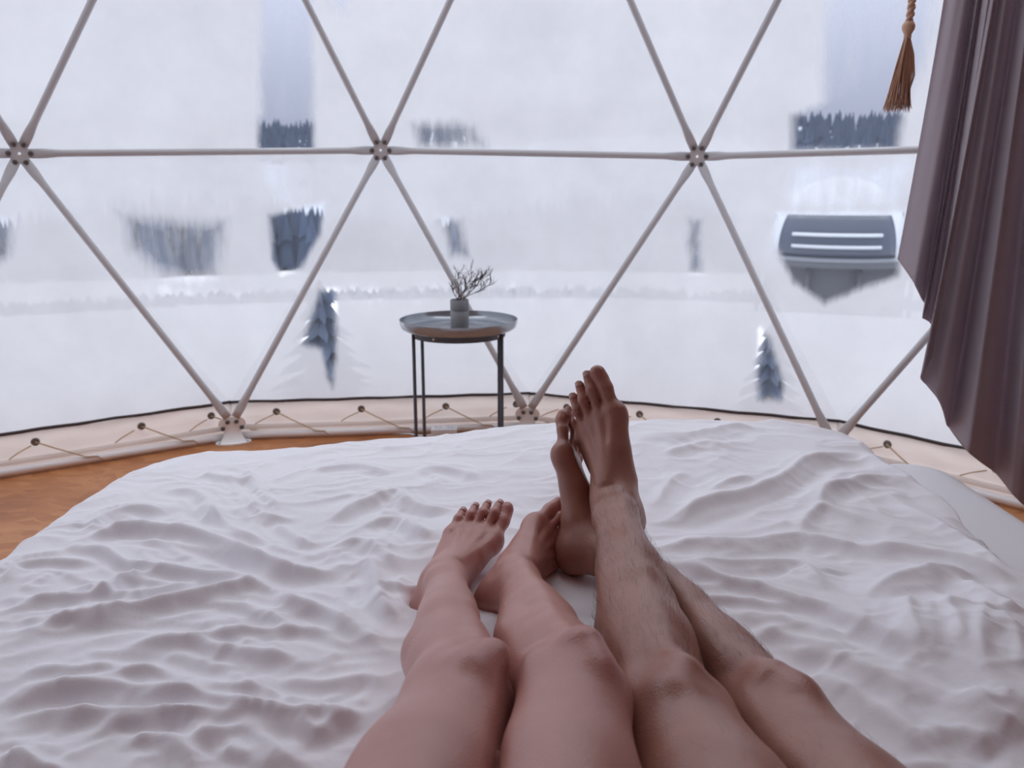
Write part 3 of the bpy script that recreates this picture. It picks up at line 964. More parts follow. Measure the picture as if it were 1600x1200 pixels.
# ---- woman, fair skin, both knees bent a little and rolled to the right
WS = dict(shin=(.041, .042, .032, .024), calf=.032, knee=.027, thigh=(.062, .076, .090))
wl = leg((-.127, .395, .485), (-.047, .765, .498), (-.101, 1.130, .455), (.35, .35, .9), (.42, .25, .9), 1, 1.0, WS)
wfl = foot(wl, (-.101, 1.130, .455), (.44, .72, .50), (.185, -.62, .73), 1, .92)
wr_leg = leg((.007, .395, .458), (.064, .768, .505), (.008, 1.125, .460), (.30, .35, .9), (.40, .3, .9), -1, 1.0, WS)
wfr = foot(wr_leg, (.008, 1.125, .460), (.60, .72, .36), (.55, -.42, .68), -1, .92)
woman, wbody, worg = make_person('person', 'person with bare fair-skinned legs, knees bent together, lying left on the white bed',
    [wl, wr_leg], [wfl, wfr], skin_w, nail_mat, ((-.127, .395, .485), (.007, .395, .458), (-.07, .12, .63)), shorts_a)

# ---- man, tanned hairy legs, left ankle crossed over the right
MS = dict(shin=(.041, .044, .035, .027), calf=.032, knee=.028, thigh=(.060, .074, .090))
ml = leg((.228, .350, .445), (.176, .790, .457), (.155, 1.200, .545), (-.05, .2, 1), (-.05, .1, 1), 1, 1.08, MS)
mfl = foot(ml, (.155, 1.200, .545), (-.30, .28, .92), (-.36, -.90, .20), 1, 1.0)
mr_ = leg((.353, .370, .440), (.294, .815, .432), (.142, 1.222, .486), (.1, .2, 1), (.1, .1, 1), -1, 1.08, MS)
mfr = foot(mr_, (.142, 1.222, .486), (.06, .50, .85), (.80, -.40, .10), -1, .96)
man, mbody, morg = make_person('person', 'person with bare tanned hairy legs crossed at the ankles, lying right on the bed',
    [ml, mr_], [mfl, mfr], skin_m, nail_mat_m, ((.228, .350, .445), (.353, .370, .440), (.295, .10, .62)), shorts_b)
# toenails, body hair, shorts
for person_, feet_, mt_, org_ in ((woman, (wfl, wfr), nail_mat, worg), (man, (mfl, mfr), nail_mat_m, morg)):
    for W, F, M, U, tips in feet_:
        for i, tp in enumerate(tips):
            nail(person_, mt_, (np.asarray(tp[0]) - org_, tp[1]), tp[2], U + F * .15)
for person_, legs_, mt_, org_ in ((woman, (wl, wr_leg), shorts_a, worg), (man, (ml, mr_), shorts_b, morg)):
    Vs, Qs = grow(list(legs_), .007, .009, lambda p_: np.maximum(p_[:, 1] - .43, .20 - p_[:, 1]))
    mesh_obj('shorts', Vs - org_, Qs, mt_, person_)

def grow_hair(parent, body, legs_, count, seed):
    me = body.data
    nv = len(me.vertices)
    co = np.empty(nv * 3, np.float32); me.vertices.foreach_get('co', co); co = co.reshape(-1, 3)
    nr = np.empty(nv * 3, np.float32); me.vertices.foreach_get('normal', nr); nr = nr.reshape(-1, 3)
    rg = np.random.RandomState(seed)
    org_ = np.array(parent.location)
    pick = rg.randint(0, nv, count * 3)
    vs, fs = [], []
    made = 0
    for i in pick:
        P = co[i] + org_; nn = nr[i]
        best = None
        for L_ in legs_:
            for a, b_, lo_, hi_p, dens, ln in ((L_.f['knee'], L_.f['ankle'], .10, .97, 1.0, .020), (L_.f['hip'], L_.f['knee'], .0, .80, .22, .016)):
                ba = b_ - a; h = ((P - a) @ ba) / (ba @ ba)
                if h < 0 or h > 1: continue
                d = np.linalg.norm(P - a - ba * h)
                if d < .11 and (best is None or d < best[0]): best = (d, h, ba / np.linalg.norm(ba), lo_, hi_p, dens, ln, L_)
        if best is None: continue
        d, h, ax, lo_, hi_p, dens, ln, L_ = best
        if h < lo_ or h > hi_p or rg.rand() > dens: continue
        if nn[2] < -.35: continue
        side = np.cross(ax, nn)
        dr = ax * 1.0 + side * rg.uniform(-.45, .45) + nn * rg.uniform(.10, .28)
        dr /= np.linalg.norm(dr)
        l = ln * rg.uniform(.6, 1.35)
        mid = co[i] + dr * l * .5 + nn * l * .05
        tip = co[i] + dr * l - nn * l * .10 + side * l * rg.uniform(-.15, .15)
        w_ = np.cross(dr, nn); w_ /= np.linalg.norm(w_) + 1e-9
        q = len(vs)
        for c_, r_ in ((co[i] - nn * .001, .00011), (mid, .00009)):
            for k in range(3):
                an = 2.094 * k
                vs.append(c_ + (w_ * math.cos(an) + np.cross(w_, dr) * math.sin(an)) * r_)
        vs.append(tip)
        for k in range(3):
            k2 = (k + 1) % 3
            fs.append((q + k, q + k2, q + 3 + k2)); fs.append((q + k, q + 3 + k2, q + 3 + k)); fs.append((q + 3 + k, q + 3 + k2, q + 6))
        made += 1
        if made >= count: break
    o = mesh_obj('leg_hair', np.array(vs), np.array(fs), hair_mat, parent)
    tag(o, kind='stuff')
grow_hair(man, mbody, (ml, mr_), 4200, 3)
# ------------------------------------------------------------------ bed: mattress in a white sheet, duvet
m_sheet = plain('white_cotton_sheet', (.80, .81, .85), .85, bump=(500, .12, .001))
FOLD_GAIN = 1.15
m_duvet, n, p, out = new_mat('white_cotton_duvet')
p.inputs['Base Color'].default_value = (.86, .865, .915, 1)
p.inputs['Roughness'].default_value = .8
p.inputs['Specular IOR Level'].default_value = .2
p.inputs['Sheen Weight'].default_value = .15
t = N(n, 'ShaderNodeTexCoord')
wv = N(n, 'ShaderNodeTexNoise', Scale=38.0, Detail=5.0, Roughness=.55)
n.links.new(t.outputs['Object'], wv.inputs['Vector'])
bp = N(n, 'ShaderNodeBump', Strength=.35, Distance=.004)
n.links.new(wv.outputs['Fac'], bp.inputs['Height']); n.links.new(bp.outputs[0], p.inputs['Normal'])

def rrect_sd(x, y, x0, x1, y0, y1, r):
    cx_, cy_ = (x0 + x1) / 2, (y0 + y1) / 2
    qx = np.abs(x - cx_) - ((x1 - x0) / 2 - r); qy = np.abs(y - cy_) - ((y1 - y0) / 2 - r)
    return np.hypot(np.maximum(qx, 0), np.maximum(qy, 0)) + np.minimum(np.maximum(qx, qy), 0) - r

def slab(name, x0, x1, y0, y1, zt, zb, r, cr_, mat, wr=.004, step=.02):
    """soft mattress-like block: closed, rounded edges"""
    nx, ny = int((x1 - x0) / step), int((y1 - y0) / step)
    xs = np.linspace(x0, x1, nx); ys = np.linspace(y0, y1, ny)
    X, Y = np.meshgrid(xs, ys, indexing='ij')
    # pull the grid into the rounded outline
    s_ = rrect_sd(X, Y, x0, x1, y0, y1, cr_)
    gx, gy = np.gradient(s_, xs, ys); gl_ = np.hypot(gx, gy) + 1e-6
    pull = np.maximum(s_, 0)
    X = X - gx / gl_ * pull; Y = Y - gy / gl_ * pull
    dd = np.clip(-s_, 0, r)
    drop = r - np.sqrt(np.maximum(r * r - (r - dd) ** 2, 0))
    Z = zt - drop + wr * (fbm(X * 6, Y * 4) - .5) * 2
    zl = zb + drop * .5
    V = np.concatenate([np.stack([X, Y, Z], -1).reshape(-1, 3), np.stack([X, Y, zl], -1).reshape(-1, 3)])
    fs = []
    idx = np.arange(nx * ny).reshape(nx, ny)
    q = np.stack([idx[:-1, :-1], idx[1:, :-1], idx[1:, 1:], idx[:-1, 1:]], -1).reshape(-1, 4)
    fs.append(q); fs.append(q[:, ::-1] + nx * ny)
    per = np.concatenate([idx[:, 0], idx[-1, 1:], idx[-2::-1, -1], idx[0, -2:0:-1]])
    pn = np.roll(per, -1)
    fs.append(np.stack([per, per + nx * ny, pn + nx * ny, pn], 1))
    return mesh_obj(name, V, np.concatenate(fs), mat)
o = slab('mattress', -.80, 1.175, -.35, 2.165, .30, .015, .055, .12, m_sheet)
tag(o, 'low mattress in a smooth white sheet, showing right of the duvet by the curtain', 'mattress')

FOLDS = [   # crest line on the bed (x, y), height, width of the near and of the far flank, metres
    ([(-0.787, 1.311), (-0.745, 1.363), (-0.707, 1.397), (-0.638, 1.39), (-0.564, 1.369), (-0.495, 1.324), (-0.419, 1.263), (-0.354, 1.223), (-0.303, 1.218), (-0.275, 1.246), (-0.236, 1.251)], 0.026, 0.018, 0.05),
    ([(-0.698, 1.018), (-0.656, 1.055), (-0.594, 1.085), (-0.52, 1.108), (-0.453, 1.146), (-0.406, 1.171), (-0.365, 1.161)], 0.024, 0.02, 0.06),
    ([(-0.744, 1.094), (-0.709, 1.126), (-0.632, 1.136), (-0.605, 1.196), (-0.586, 1.218), (-0.551, 1.229)], 0.02, 0.016, 0.04),
    ([(-0.765, 1.376), (-0.76, 1.462), (-0.722, 1.493), (-0.651, 1.478)], 0.018, 0.018, 0.045),
    ([(-0.787, 1.33), (-0.701, 1.305), (-0.63, 1.251), (-0.551, 1.229), (-0.473, 1.202), (-0.385, 1.166)], 0.018, 0.012, 0.035),
    ([(-0.365, 1.161), (-0.326, 1.117), (-0.275, 1.09), (-0.211, 1.03), (-0.157, 0.976)], 0.02, 0.016, 0.05),
    ([(-0.275, 1.246), (-0.236, 1.251), (-0.213, 1.196), (-0.193, 1.117), (-0.168, 1.081), (-0.144, 1.085)], 0.024, 0.02, 0.03),
    ([(-0.544, 0.999), (-0.479, 1.01), (-0.43, 1.01), (-0.356, 0.983), (-0.286, 0.962), (-0.257, 0.94)], 0.018, 0.016, 0.05),
    ([(-0.625, 0.897), (-0.588, 0.897), (-0.555, 0.904), (-0.49, 0.927), (-0.422, 0.947)], 0.016, 0.02, 0.05),
    ([(-0.6, 0.855), (-0.594, 0.882), (-0.551, 0.897), (-0.499, 0.904), (-0.44, 0.897), (-0.377, 0.879), (-0.317, 0.861), (-0.256, 0.846), (-0.189, 0.849), (-0.152, 0.864)], 0.02, 0.018, 0.045),
    ([(-0.594, 0.846), (-0.546, 0.855), (-0.501, 0.858), (-0.457, 0.855), (-0.399, 0.852), (-0.326, 0.846)], 0.018, 0.016, 0.025),
    ([(-0.428, 0.792), (-0.42, 0.81), (-0.38, 0.805), (-0.349, 0.777), (-0.334, 0.752)], 0.016, 0.015, 0.03),
    ([(-0.381, 0.807), (-0.338, 0.818), (-0.305, 0.824), (-0.279, 0.807), (-0.251, 0.777), (-0.229, 0.767), (-0.206, 0.782)], 0.02, 0.018, 0.04),
    ([(-0.252, 0.846), (-0.221, 0.818), (-0.204, 0.835), (-0.172, 0.852)], 0.015, 0.013, 0.03),
    ([(-0.557, 0.784), (-0.53, 0.777), (-0.502, 0.757), (-0.46, 0.75)], 0.022, 0.015, 0.03),
    ([(-0.629, 1.542), (-0.543, 1.433), (-0.476, 1.363), (-0.411, 1.324)], 0.015, 0.015, 0.035),
    ([(-0.555, 1.612), (-0.483, 1.478), (-0.434, 1.447), (-0.393, 1.462)], 0.014, 0.014, 0.03),
    ([(-0.692, 1.728), (-0.602, 1.678), (-0.544, 1.659)], 0.014, 0.015, 0.04),
    ([(-0.374, 1.433), (-0.332, 1.447), (-0.298, 1.509), (-0.234, 1.559), (-0.203, 1.509), (-0.152, 1.47), (-0.071, 1.462)], 0.018, 0.018, 0.05),
    ([(-0.324, 1.311), (-0.265, 1.33), (-0.215, 1.275), (-0.172, 1.218)], 0.016, 0.015, 0.035),
    ([(-0.276, 1.39), (-0.214, 1.418), (-0.161, 1.337), (-0.126, 1.299)], 0.016, 0.015, 0.04),
    ([(-0.204, 1.176), (-0.165, 1.161), (-0.134, 1.176)], 0.014, 0.012, 0.03),
    ([(-0.291, 1.046), (-0.329, 1.063), (-0.372, 1.09), (-0.416, 1.117), (-0.465, 1.117)], 0.013, 0.012, 0.03),
    ([(-0.463, 1.01), (-0.411, 1.026), (-0.346, 1.034), (-0.291, 1.046), (-0.236, 1.03)], 0.012, 0.012, 0.03),
    ([(-0.738, 1.63), (-0.648, 1.594), (-0.57, 1.478), (-0.528, 1.39)], 0.013, 0.014, 0.025),
    ([(-0.605, 1.77), (-0.507, 1.576), (-0.445, 1.509)], 0.012, 0.012, 0.025),
    ([(-0.442, 1.433), (-0.362, 1.337), (-0.338, 1.35)], 0.012, 0.012, 0.025),
    ([(-0.224, 1.728), (-0.12, 1.688), (-0.053, 1.612)], 0.012, 0.016, 0.04),
    ([(-0.458, 1.728), (-0.361, 1.749), (-0.251, 1.688)], 0.01, 0.016, 0.04),
    ([(-0.68, 1.176), (-0.61, 1.146), (-0.541, 1.136)], 0.01, 0.012, 0.03),
    ([(-0.632, 0.947), (-0.551, 0.934), (-0.495, 0.954)], 0.012, 0.014, 0.04),
    ([(-0.793, 1.176), (-0.803, 1.24), (-0.756, 1.263), (-0.68, 1.263)], 0.014, 0.012, 0.03),
    ([(-0.424, 0.913), (-0.367, 0.901), (-0.301, 0.882)], 0.009, 0.01, 0.03),
    ([(-0.299, 0.927), (-0.239, 0.913), (-0.185, 0.927), (-0.147, 0.901)], 0.01, 0.013, 0.035),
    ([(-0.328, 0.792), (-0.292, 0.782), (-0.25, 0.752)], 0.012, 0.013, 0.03),
    ([(-0.483, 0.835), (-0.444, 0.84), (-0.392, 0.835)], 0.01, 0.01, 0.03),
    ([(0.236, 1.397), (0.301, 1.433), (0.377, 1.493), (0.47, 1.534), (0.567, 1.612), (0.625, 1.688), (0.699, 1.728), (0.792, 1.792)], 0.026, 0.02, 0.06),
    ([(0.223, 1.311), (0.338, 1.324), (0.422, 1.324), (0.498, 1.347), (0.52, 1.337), (0.589, 1.311), (0.624, 1.343)], 0.022, 0.02, 0.05),
    ([(0.233, 1.263), (0.28, 1.246), (0.318, 1.196), (0.364, 1.156), (0.414, 1.099), (0.447, 1.055), (0.476, 0.983), (0.5, 0.907), (0.509, 0.888), (0.531, 0.873)], 0.024, 0.01, 0.07),
    ([(0.266, 1.251), (0.338, 1.24), (0.417, 1.24), (0.468, 1.229), (0.468, 1.176), (0.459, 1.099)], 0.018, 0.018, 0.04),
    ([(0.56, 1.447), (0.599, 1.509), (0.636, 1.559), (0.76, 1.621), (0.82, 1.576), (0.852, 1.462), (0.842, 1.363)], 0.022, 0.018, 0.05),
    ([(0.589, 1.311), (0.662, 1.299), (0.74, 1.251), (0.794, 1.176)], 0.022, 0.018, 0.05),
    ([(0.5, 1.081), (0.573, 1.146), (0.643, 1.196), (0.706, 1.207), (0.746, 1.176)], 0.026, 0.03, 0.04),
    ([(0.574, 1.099), (0.54, 1.03), (0.52, 0.969), (0.508, 0.907)], 0.02, 0.03, 0.025),
    ([(0.646, 1.136), (0.605, 1.046), (0.577, 0.969), (0.549, 0.901)], 0.02, 0.025, 0.025),
    ([(0.704, 1.117), (0.625, 0.999), (0.582, 0.927), (0.558, 0.864)], 0.02, 0.025, 0.025),
    ([(0.267, 1.136), (0.353, 1.117), (0.408, 1.081)], 0.012, 0.01, 0.03),
    ([(0.319, 1.09), (0.364, 1.063), (0.407, 1.014), (0.43, 0.969)], 0.012, 0.012, 0.03),
    ([(0.332, 1.042), (0.381, 0.999), (0.412, 0.962), (0.44, 0.934)], 0.016, 0.014, 0.04),
    ([(0.358, 0.991), (0.417, 0.934), (0.451, 0.882), (0.469, 0.835)], 0.016, 0.016, 0.04),
    ([(0.376, 0.927), (0.41, 0.87), (0.436, 0.807), (0.447, 0.762)], 0.014, 0.014, 0.04),
    ([(0.275, 1.861), (0.414, 1.837), (0.532, 1.909), (0.612, 1.885)], 0.015, 0.02, 0.05),
    ([(0.324, 1.728), (0.386, 1.77), (0.446, 1.792), (0.49, 1.749)], 0.012, 0.015, 0.04),
    ([(0.384, 1.526), (0.445, 1.576), (0.507, 1.576)], 0.013, 0.015, 0.035),
    ([(0.605, 2.014), (0.731, 1.934), (0.823, 1.885)], 0.012, 0.02, 0.05),
    ([(0.498, 1.347), (0.56, 1.447), (0.599, 1.462), (0.644, 1.404)], 0.014, 0.016, 0.035),
    ([(0.792, 1.792), (0.808, 1.688), (0.847, 1.594), (0.865, 1.509)], 0.016, 0.02, 0.04),
    ([(0.735, 1.509), (0.773, 1.418), (0.797, 1.311), (0.795, 1.218)], 0.016, 0.015, 0.04),
    ([(0.256, 1.176), (0.304, 1.176), (0.337, 1.161)], 0.01, 0.01, 0.025),
    ([(0.699, 1.176), (0.703, 1.099), (0.716, 1.046)], 0.02, 0.02, 0.04),
    ([(0.673, 1.046), (0.653, 0.969), (0.601, 0.87)], 0.02, 0.025, 0.03),
    ([(0.527, 0.852), (0.53, 0.807), (0.553, 0.777)], 0.02, 0.02, 0.04),
    ([(0.447, 0.797), (0.492, 0.787), (0.509, 0.757)], 0.015, 0.02, 0.04),
    ([(0.266, 1.462), (0.326, 1.594), (0.374, 1.649)], 0.012, 0.018, 0.03),
]
DX0, DX1, DY0, DY1, DCR = -.895, .86, -.25, 2.03, .20
def catmull(P, step=.008):
    P = np.asarray(P, float); P = np.vstack([2 * P[0] - P[1], P, 2 * P[-1] - P[-2]])
    out_ = []
    for i in range(1, len(P) - 2):
        n_ = max(2, int(np.linalg.norm(P[i + 1] - P[i]) / step))
        t_ = np.linspace(0, 1, n_, endpoint=False)[:, None]
        a, b_, c, d = P[i - 1:i + 3]
        out_.append(.5 * (2 * b_ + (c - a) * t_ + (2 * a - 5 * b_ + 4 * c - d) * t_ ** 2 + (3 * b_ - a - 3 * c + d) * t_ ** 3))
    out_.append(P[-2][None]); return np.vstack(out_)
DSTEP = .0040
xs = np.arange(-1.30, 1.0, DSTEP); ys = np.arange(.28, 2.22, DSTEP)
X, Y = np.meshgrid(xs, ys, indexing='ij')
lift = np.zeros_like(X)
def companions():
    rg = np.random.RandomState(12)
    for pts, h, wn, wf in FOLDS:
        Pc = catmull(pts)
        calm = Pc[:, 0].mean() > .15                                   # the right half is smoother and plumper
        if calm: wn, wf, h = wn * 1.35, wf * 1.4, h * .85
        yield Pc, h, wn, wf * .62
        tg = np.gradient(Pc, axis=0); nr = np.stack([tg[:, 1], -tg[:, 0]], 1); nr /= np.linalg.norm(nr, axis=1)[:, None] + 1e-9
        for off in (rg.uniform(.022, .036), -rg.uniform(.024, .040), rg.uniform(.05, .075) * rg.choice([-1, 1])):     # folds run in bundles
            a = int(len(Pc) * rg.uniform(.0, .35)); b_ = int(len(Pc) * rg.uniform(.65, 1.0))
            if b_ - a < 8: continue
            k_ = np.linspace(0, 1, b_ - a)
            o_ = off * (1 + rg.uniform(-.7, .7) * (k_ - .5) * 2) + .006 * np.sin(k_ * rg.uniform(4, 9) + rg.uniform(0, 6))
            yield Pc[a:b_] + nr[a:b_] * o_[:, None], h * rg.uniform(.16, .34) * (.5 if calm else 1), wn * .60, wf * .32
for Pc, h, wn, wf in companions():
    wmax = 3.2 * max(wn, wf)
    i0, i1 = np.searchsorted(xs, [Pc[:, 0].min() - wmax, Pc[:, 0].max() + wmax]); j0, j1 = np.searchsorted(ys, [Pc[:, 1].min() - wmax, Pc[:, 1].max() + wmax])
    if i1 <= i0 or j1 <= j0: continue
    sx, sy = X[i0:i1, j0:j1], Y[i0:i1, j0:j1]
    best = np.full(sx.shape, 1e9); bi_ = np.zeros(sx.shape, int)
    for k in range(len(Pc)):
        d2 = (sx - Pc[k, 0]) ** 2 + (sy - Pc[k, 1]) ** 2
        m_ = d2 < best; best[m_] = d2[m_]; bi_[m_] = k
    d = np.sqrt(best)
    tg = np.gradient(Pc, axis=0); nr = np.stack([tg[:, 1], -tg[:, 0]], 1)
    nr[nr[:, 1] > 0] *= -1
    nr = nr / (np.linalg.norm(nr, axis=1)[:, None] + 1e-9)             # pointing towards the head of the bed
    sg = (sx - Pc[bi_, 0]) * nr[bi_, 0] + (sy - Pc[bi_, 1]) * nr[bi_, 1]
    u = bi_ / (len(Pc) - 1)
    env = np.clip(np.minimum(u, 1 - u) * 4.5, 0, 1); env = env * env * (3 - 2 * env)
    wn = wn * .75; wf = wf * .72
    g_ = np.where(sg > 0, np.exp(-(d / wn) ** 1.6), np.exp(-(d / wf) ** 1.25)) - np.where(sg > 0, .35 * np.exp(-((d - 2.2 * wn) / (1.3 * wn)) ** 2), 0)
    lift[i0:i1, j0:j1] += env * (.68 * h * g_ + (.0006 + .13 * h) * np.exp(-(d / .0080) ** 1.5)) * FOLD_GAIN
# soft irregular wrinkles
wx = X + .10 * (fbm(X * 3 + 5, Y * 3) - .5) * 2; wy = Y + .14 * (fbm(X * 3, Y * 3 + 9) - .5) * 2
r1 = 1 - np.abs(2 * fbm(wx * 4.0 + wy * 1.0, wy * 8.5 - wx * 1.5, 2) / .75 - 1)
r2 = 1 - np.abs(2 * fbm(wx * 9 - wy * 3.0 + 3, wy * 15 + wx * 3, 2) / .75 - 1)
wr = .0045 * (r1 ** 5 - .2) + .0035 * (r2 ** 4 - .2) + .0022 * (fbm(wx * 24 + 3, wy * 26, 3) - .4) + .012 * (fbm(X * 1.9 + 2, Y * 2.3, 2) - .37)
for sx_, sy_, ox_, am_, rot_ in ((2.6, 9.0, 0, .0034, .22), (4.0, 11.0, 31, .0026, -.30), (7.0, 13.0, 57, .0018, .5)):
    ax_ = wx * math.cos(rot_) + wy * math.sin(rot_); ay_ = -wx * math.sin(rot_) + wy * math.cos(rot_)
    nz = vnoise(ax_ * sx_ + ox_, ay_ * sy_ + ox_ * .7)
    wr = wr + am_ * np.maximum(0, 1 - np.abs(nz - .5) * 5.5) ** 1.6 * np.clip(1.7 * vnoise(X * 3.1 + ox_, Y * 3.1) - .25, 0, 1) * (1 - .6 * np.clip(X * 3, 0, 1))
top_z = .415 + lift + wr
top_z -= np.clip((Y - 1.45) / .4, 0, 1) * (.012 * np.clip((-.30 - X) / .3, 0, 1) + .008 * np.clip((.0 - X) / .2, 0, 1))
top_z += .045 * np.exp(-((X - .42) / .52) ** 2) * np.clip((Y - 1.35) / .5, 0, 1)          # plumper towards the far right
top_z += .050 * np.exp(-(((X - .60) / .17) ** 2 + ((Y - .92) / .22) ** 2))                # bunched at the right
top_z += .030 * np.exp(-(((X + .10) / .10) ** 2 + ((Y - 1.34) / .09) ** 2))
# pressed down by the legs
for L_ in (wl, wr_leg, ml, mr_):
    for q in L_.allp():
        a, b_, r1_, r2_ = q[:4]
        ba = b_[:2] - a[:2]; bb = max(ba @ ba, 1e-8)
        m_ = (X > min(a[0], b_[0]) - .12) & (X < max(a[0], b_[0]) + .12) & (Y > min(a[1], b_[1]) - .12) & (Y < max(a[1], b_[1]) + .12)
        if not m_.any(): continue
        hx = np.clip(((X[m_] - a[0]) * ba[0] + (Y[m_] - a[1]) * ba[1]) / bb, 0, 1)
        d = np.hypot(X[m_] - a[0] - hx * ba[0], Y[m_] - a[1] - hx * ba[1]); r_ = r1_ + (r2_ - r1_) * hx
        zc = a[2] + (b_[2] - a[2]) * hx
        lim = np.where(d < r_, zc - np.sqrt(np.maximum(r_ * r_ - d * d, 0)), zc + (d - r_) * 1.2) + .004
        lim = np.maximum(lim, .325)
        top_z[m_] = np.minimum(top_z[m_], lim)
for _ in range(1):
    top_z[1:-1, 1:-1] = (top_z[1:-1, 1:-1] * 2 + top_z[:-2, 1:-1] + top_z[2:, 1:-1] + top_z[1:-1, :-2] + top_z[1:-1, 2:]) / 6
sd = rrect_sd(X, Y + .06 * np.clip((-X - .2) / .5, 0, 1), DX0, DX1, DY0, DY1, DCR)
gx, gy = np.gradient(sd, xs, ys); gl_ = np.hypot(gx, gy) + 1e-6; gx, gy = gx / gl_, gy / gl_
RO = .060
s_ = np.maximum(sd + RO, 0)
phi = np.minimum(s_ / RO, math.pi / 2 * .94)
fall = np.maximum(s_ - RO * math.pi / 2 * .94, 0)
hang = np.clip(s_ / .25, 0, 1)
along = np.arctan2(Y - .9, X)                                              # drape folds run down the hanging side
dr = hang * (.020 * np.sin(Y * 38 + 1.5 * np.sin(Y * 9)) + .014 * np.sin(Y * 17 + 1))
PX_ = X - gx * s_ + gx * (RO * np.sin(phi) + fall * .10 + dr)
PY_ = Y - gy * s_ + gy * (RO * np.sin(phi) + fall * .10 + dr * .3)
PZ_ = top_z - RO * (1 - np.cos(phi)) - fall * .995
left = X < -.6
limit = np.where(left, .305 + .012 * np.sin(Y * 11), .085)
keep = sd < limit
keep &= ~(~left & (sd > .085))
PZ_ = np.where(left, np.maximum(PZ_, .035 + .01 * np.sin(Y * 23)), np.maximum(PZ_, .308))
idx = np.arange(X.size).reshape(X.shape)
kq = keep[:-1, :-1] & keep[1:, :-1] & keep[1:, 1:] & keep[:-1, 1:]
q = np.stack([idx[:-1, :-1], idx[1:, :-1], idx[1:, 1:], idx[:-1, 1:]], -1)[kq]
used, inv = np.unique(q, return_inverse=True)
V = np.stack([PX_, PY_, PZ_], -1).reshape(-1, 3)[used]
o = mesh_obj('duvet', V, inv.reshape(-1, 4), m_duvet)
tag(o, 'rumpled white cotton duvet spread over the bed under the bare legs', 'duvet')
s = o.modifiers.new('thickness', 'SOLIDIFY'); s.thickness = .006; s.offset = -1
# ------------------------------------------------------------------ side table, vase with twigs, socket box
m_tray = plain('grey_metal_tray', (.33, .355, .39), .18, metal=.55, noise=(9, .08))
m_leg = plain('dark_grey_metal', (.075, .08, .095), .5)
TX, TY = -.2046, 3.139
table = empty('side_table', (TX, TY, 0)); tag(table, 'round grey metal tray table on thin dark legs by the window', 'side table')
b = MB()
b.lathe([(0, .4995), (.188, .4995), (.204, .501), (.217, .509), (.2225, .522), (.2245, .536), (.2265, .5365), (.2265, .533), (.2245, .5205), (.219, .506), (.206, .4975), (.190, .4955), (0, .4955)], n=72)
b.build('tray', m_tray, table, auto=.7)
b = MB()
b.lathe([(.176, .472), (.1765, .493), (.1795, .493), (.1795, .472), (.176, .472)], n=64)
rg = b.build('frame_ring', m_leg, table, auto=.6)
for a_ in (-2.05, -.55, -2.62, .9, 2.4):
    b = MB(); b.lathe([(.0045, 0), (.0045, .0015), (.002, .002), (0, .002)], (.1795 * math.cos(a_), .1795 * math.sin(a_), .484), 10, (math.cos(a_), math.sin(a_), 0)); b.build('rivet', m_rail, rg)
for x, y in ((-.166, -.078), (.166, -.078), (-.153, .098), (.153, .098)):
    b = MB(); b.tube([(x, y, .002), (x, y, .01), (x, y, .494)], [.0075, .0068, .0068], 12); b.build('leg', m_leg, table)
m_conc = plain('grey_concrete', (.33, .34, .36), .85, noise=(40, .08), bump=(160, .3, .002))
VX, VY = TX + .006, TY - .03
b = MB()
b.lathe([(0, 0), (.0325, 0), (.0345, .003), (.0348, .070), (.0338, .0715), (.0338, .0735), (.0350, .075), (.0352, .112), (.0345, .1145), (.0315, .1145), (.0305, .11), (.0300, .010), (0, .010)], n=48)
v_ = b.build('vase', m_conc, auto=.7); v_.location = (VX, VY, .4998)
tag(v_, 'grey concrete cylinder vase with a ring groove standing on the tray', 'vase')
m_twig = plain('dry_dark_twig', (.060, .050, .050), .85)
rnd = random.Random(21)
def twig(mb, p, d, L_, r, depth):
    pts = [Vector(p)]; d = Vector(d).normalized()
    for i in range(5):
        d = (d + Vector((rnd.uniform(-.28, .28), rnd.uniform(-.28, .28), rnd.uniform(-.2, .25)))).normalized()
        pts.append(pts[-1] + d * L_ / 5)
    mb.tube(pts, [r * (1 - .13 * i) for i in range(6)], 6)
    if depth:
        for i in (1, 2, 3, 4, 5):
            for _ in range(2 if i > 2 else 1):
                dd = (d + Vector((rnd.uniform(-1, 1), rnd.uniform(-.9, .9), rnd.uniform(-.2, .9)))).normalized()
                twig(mb, pts[i], dd, L_ * rnd.uniform(.30, .5), r * .68, depth - 1)
for i, (dx, dy, dz, L_) in enumerate(((.55, 0, 1, .115), (.9, -.3, .9, .115), (1.3, .2, .75, .12), (.2, -.3, 1, .10), (.75, .4, 1, .11), (-.35, .1, 1, .05), (1.5, -.1, .55, .105))):
    b = MB()
    st = Vector((rnd.uniform(-.012, .012) - .006, rnd.uniform(-.012, .012), 0))
    m0 = st + Vector((dx * .012, dy * .012, .105))
    b.tube([st, m0], .0017, 6)
    twig(b, m0, (dx, dy, dz), L_, .0017, 2)
    o = b.build('dry_twig', m_twig); o.location = (VX, VY, .512)
    tag(o, 'brittle dark dry twig with forked tips standing in the concrete vase', 'twig', 'dry twigs in the vase')
m_plast = plain('white_plastic', (.80, .80, .82), .35)
sb = empty('socket_box', (-.285, 3.335, 0)); sb.rotation_euler = (0, 0, .06); tag(sb, 'white plastic double socket box on the floor behind the table', 'socket')
b = MB(); b.box((0, 0, .023), (.108, .066, .044), bev=.006); bo = b.build('housing', m_plast, sb, auto=.5)
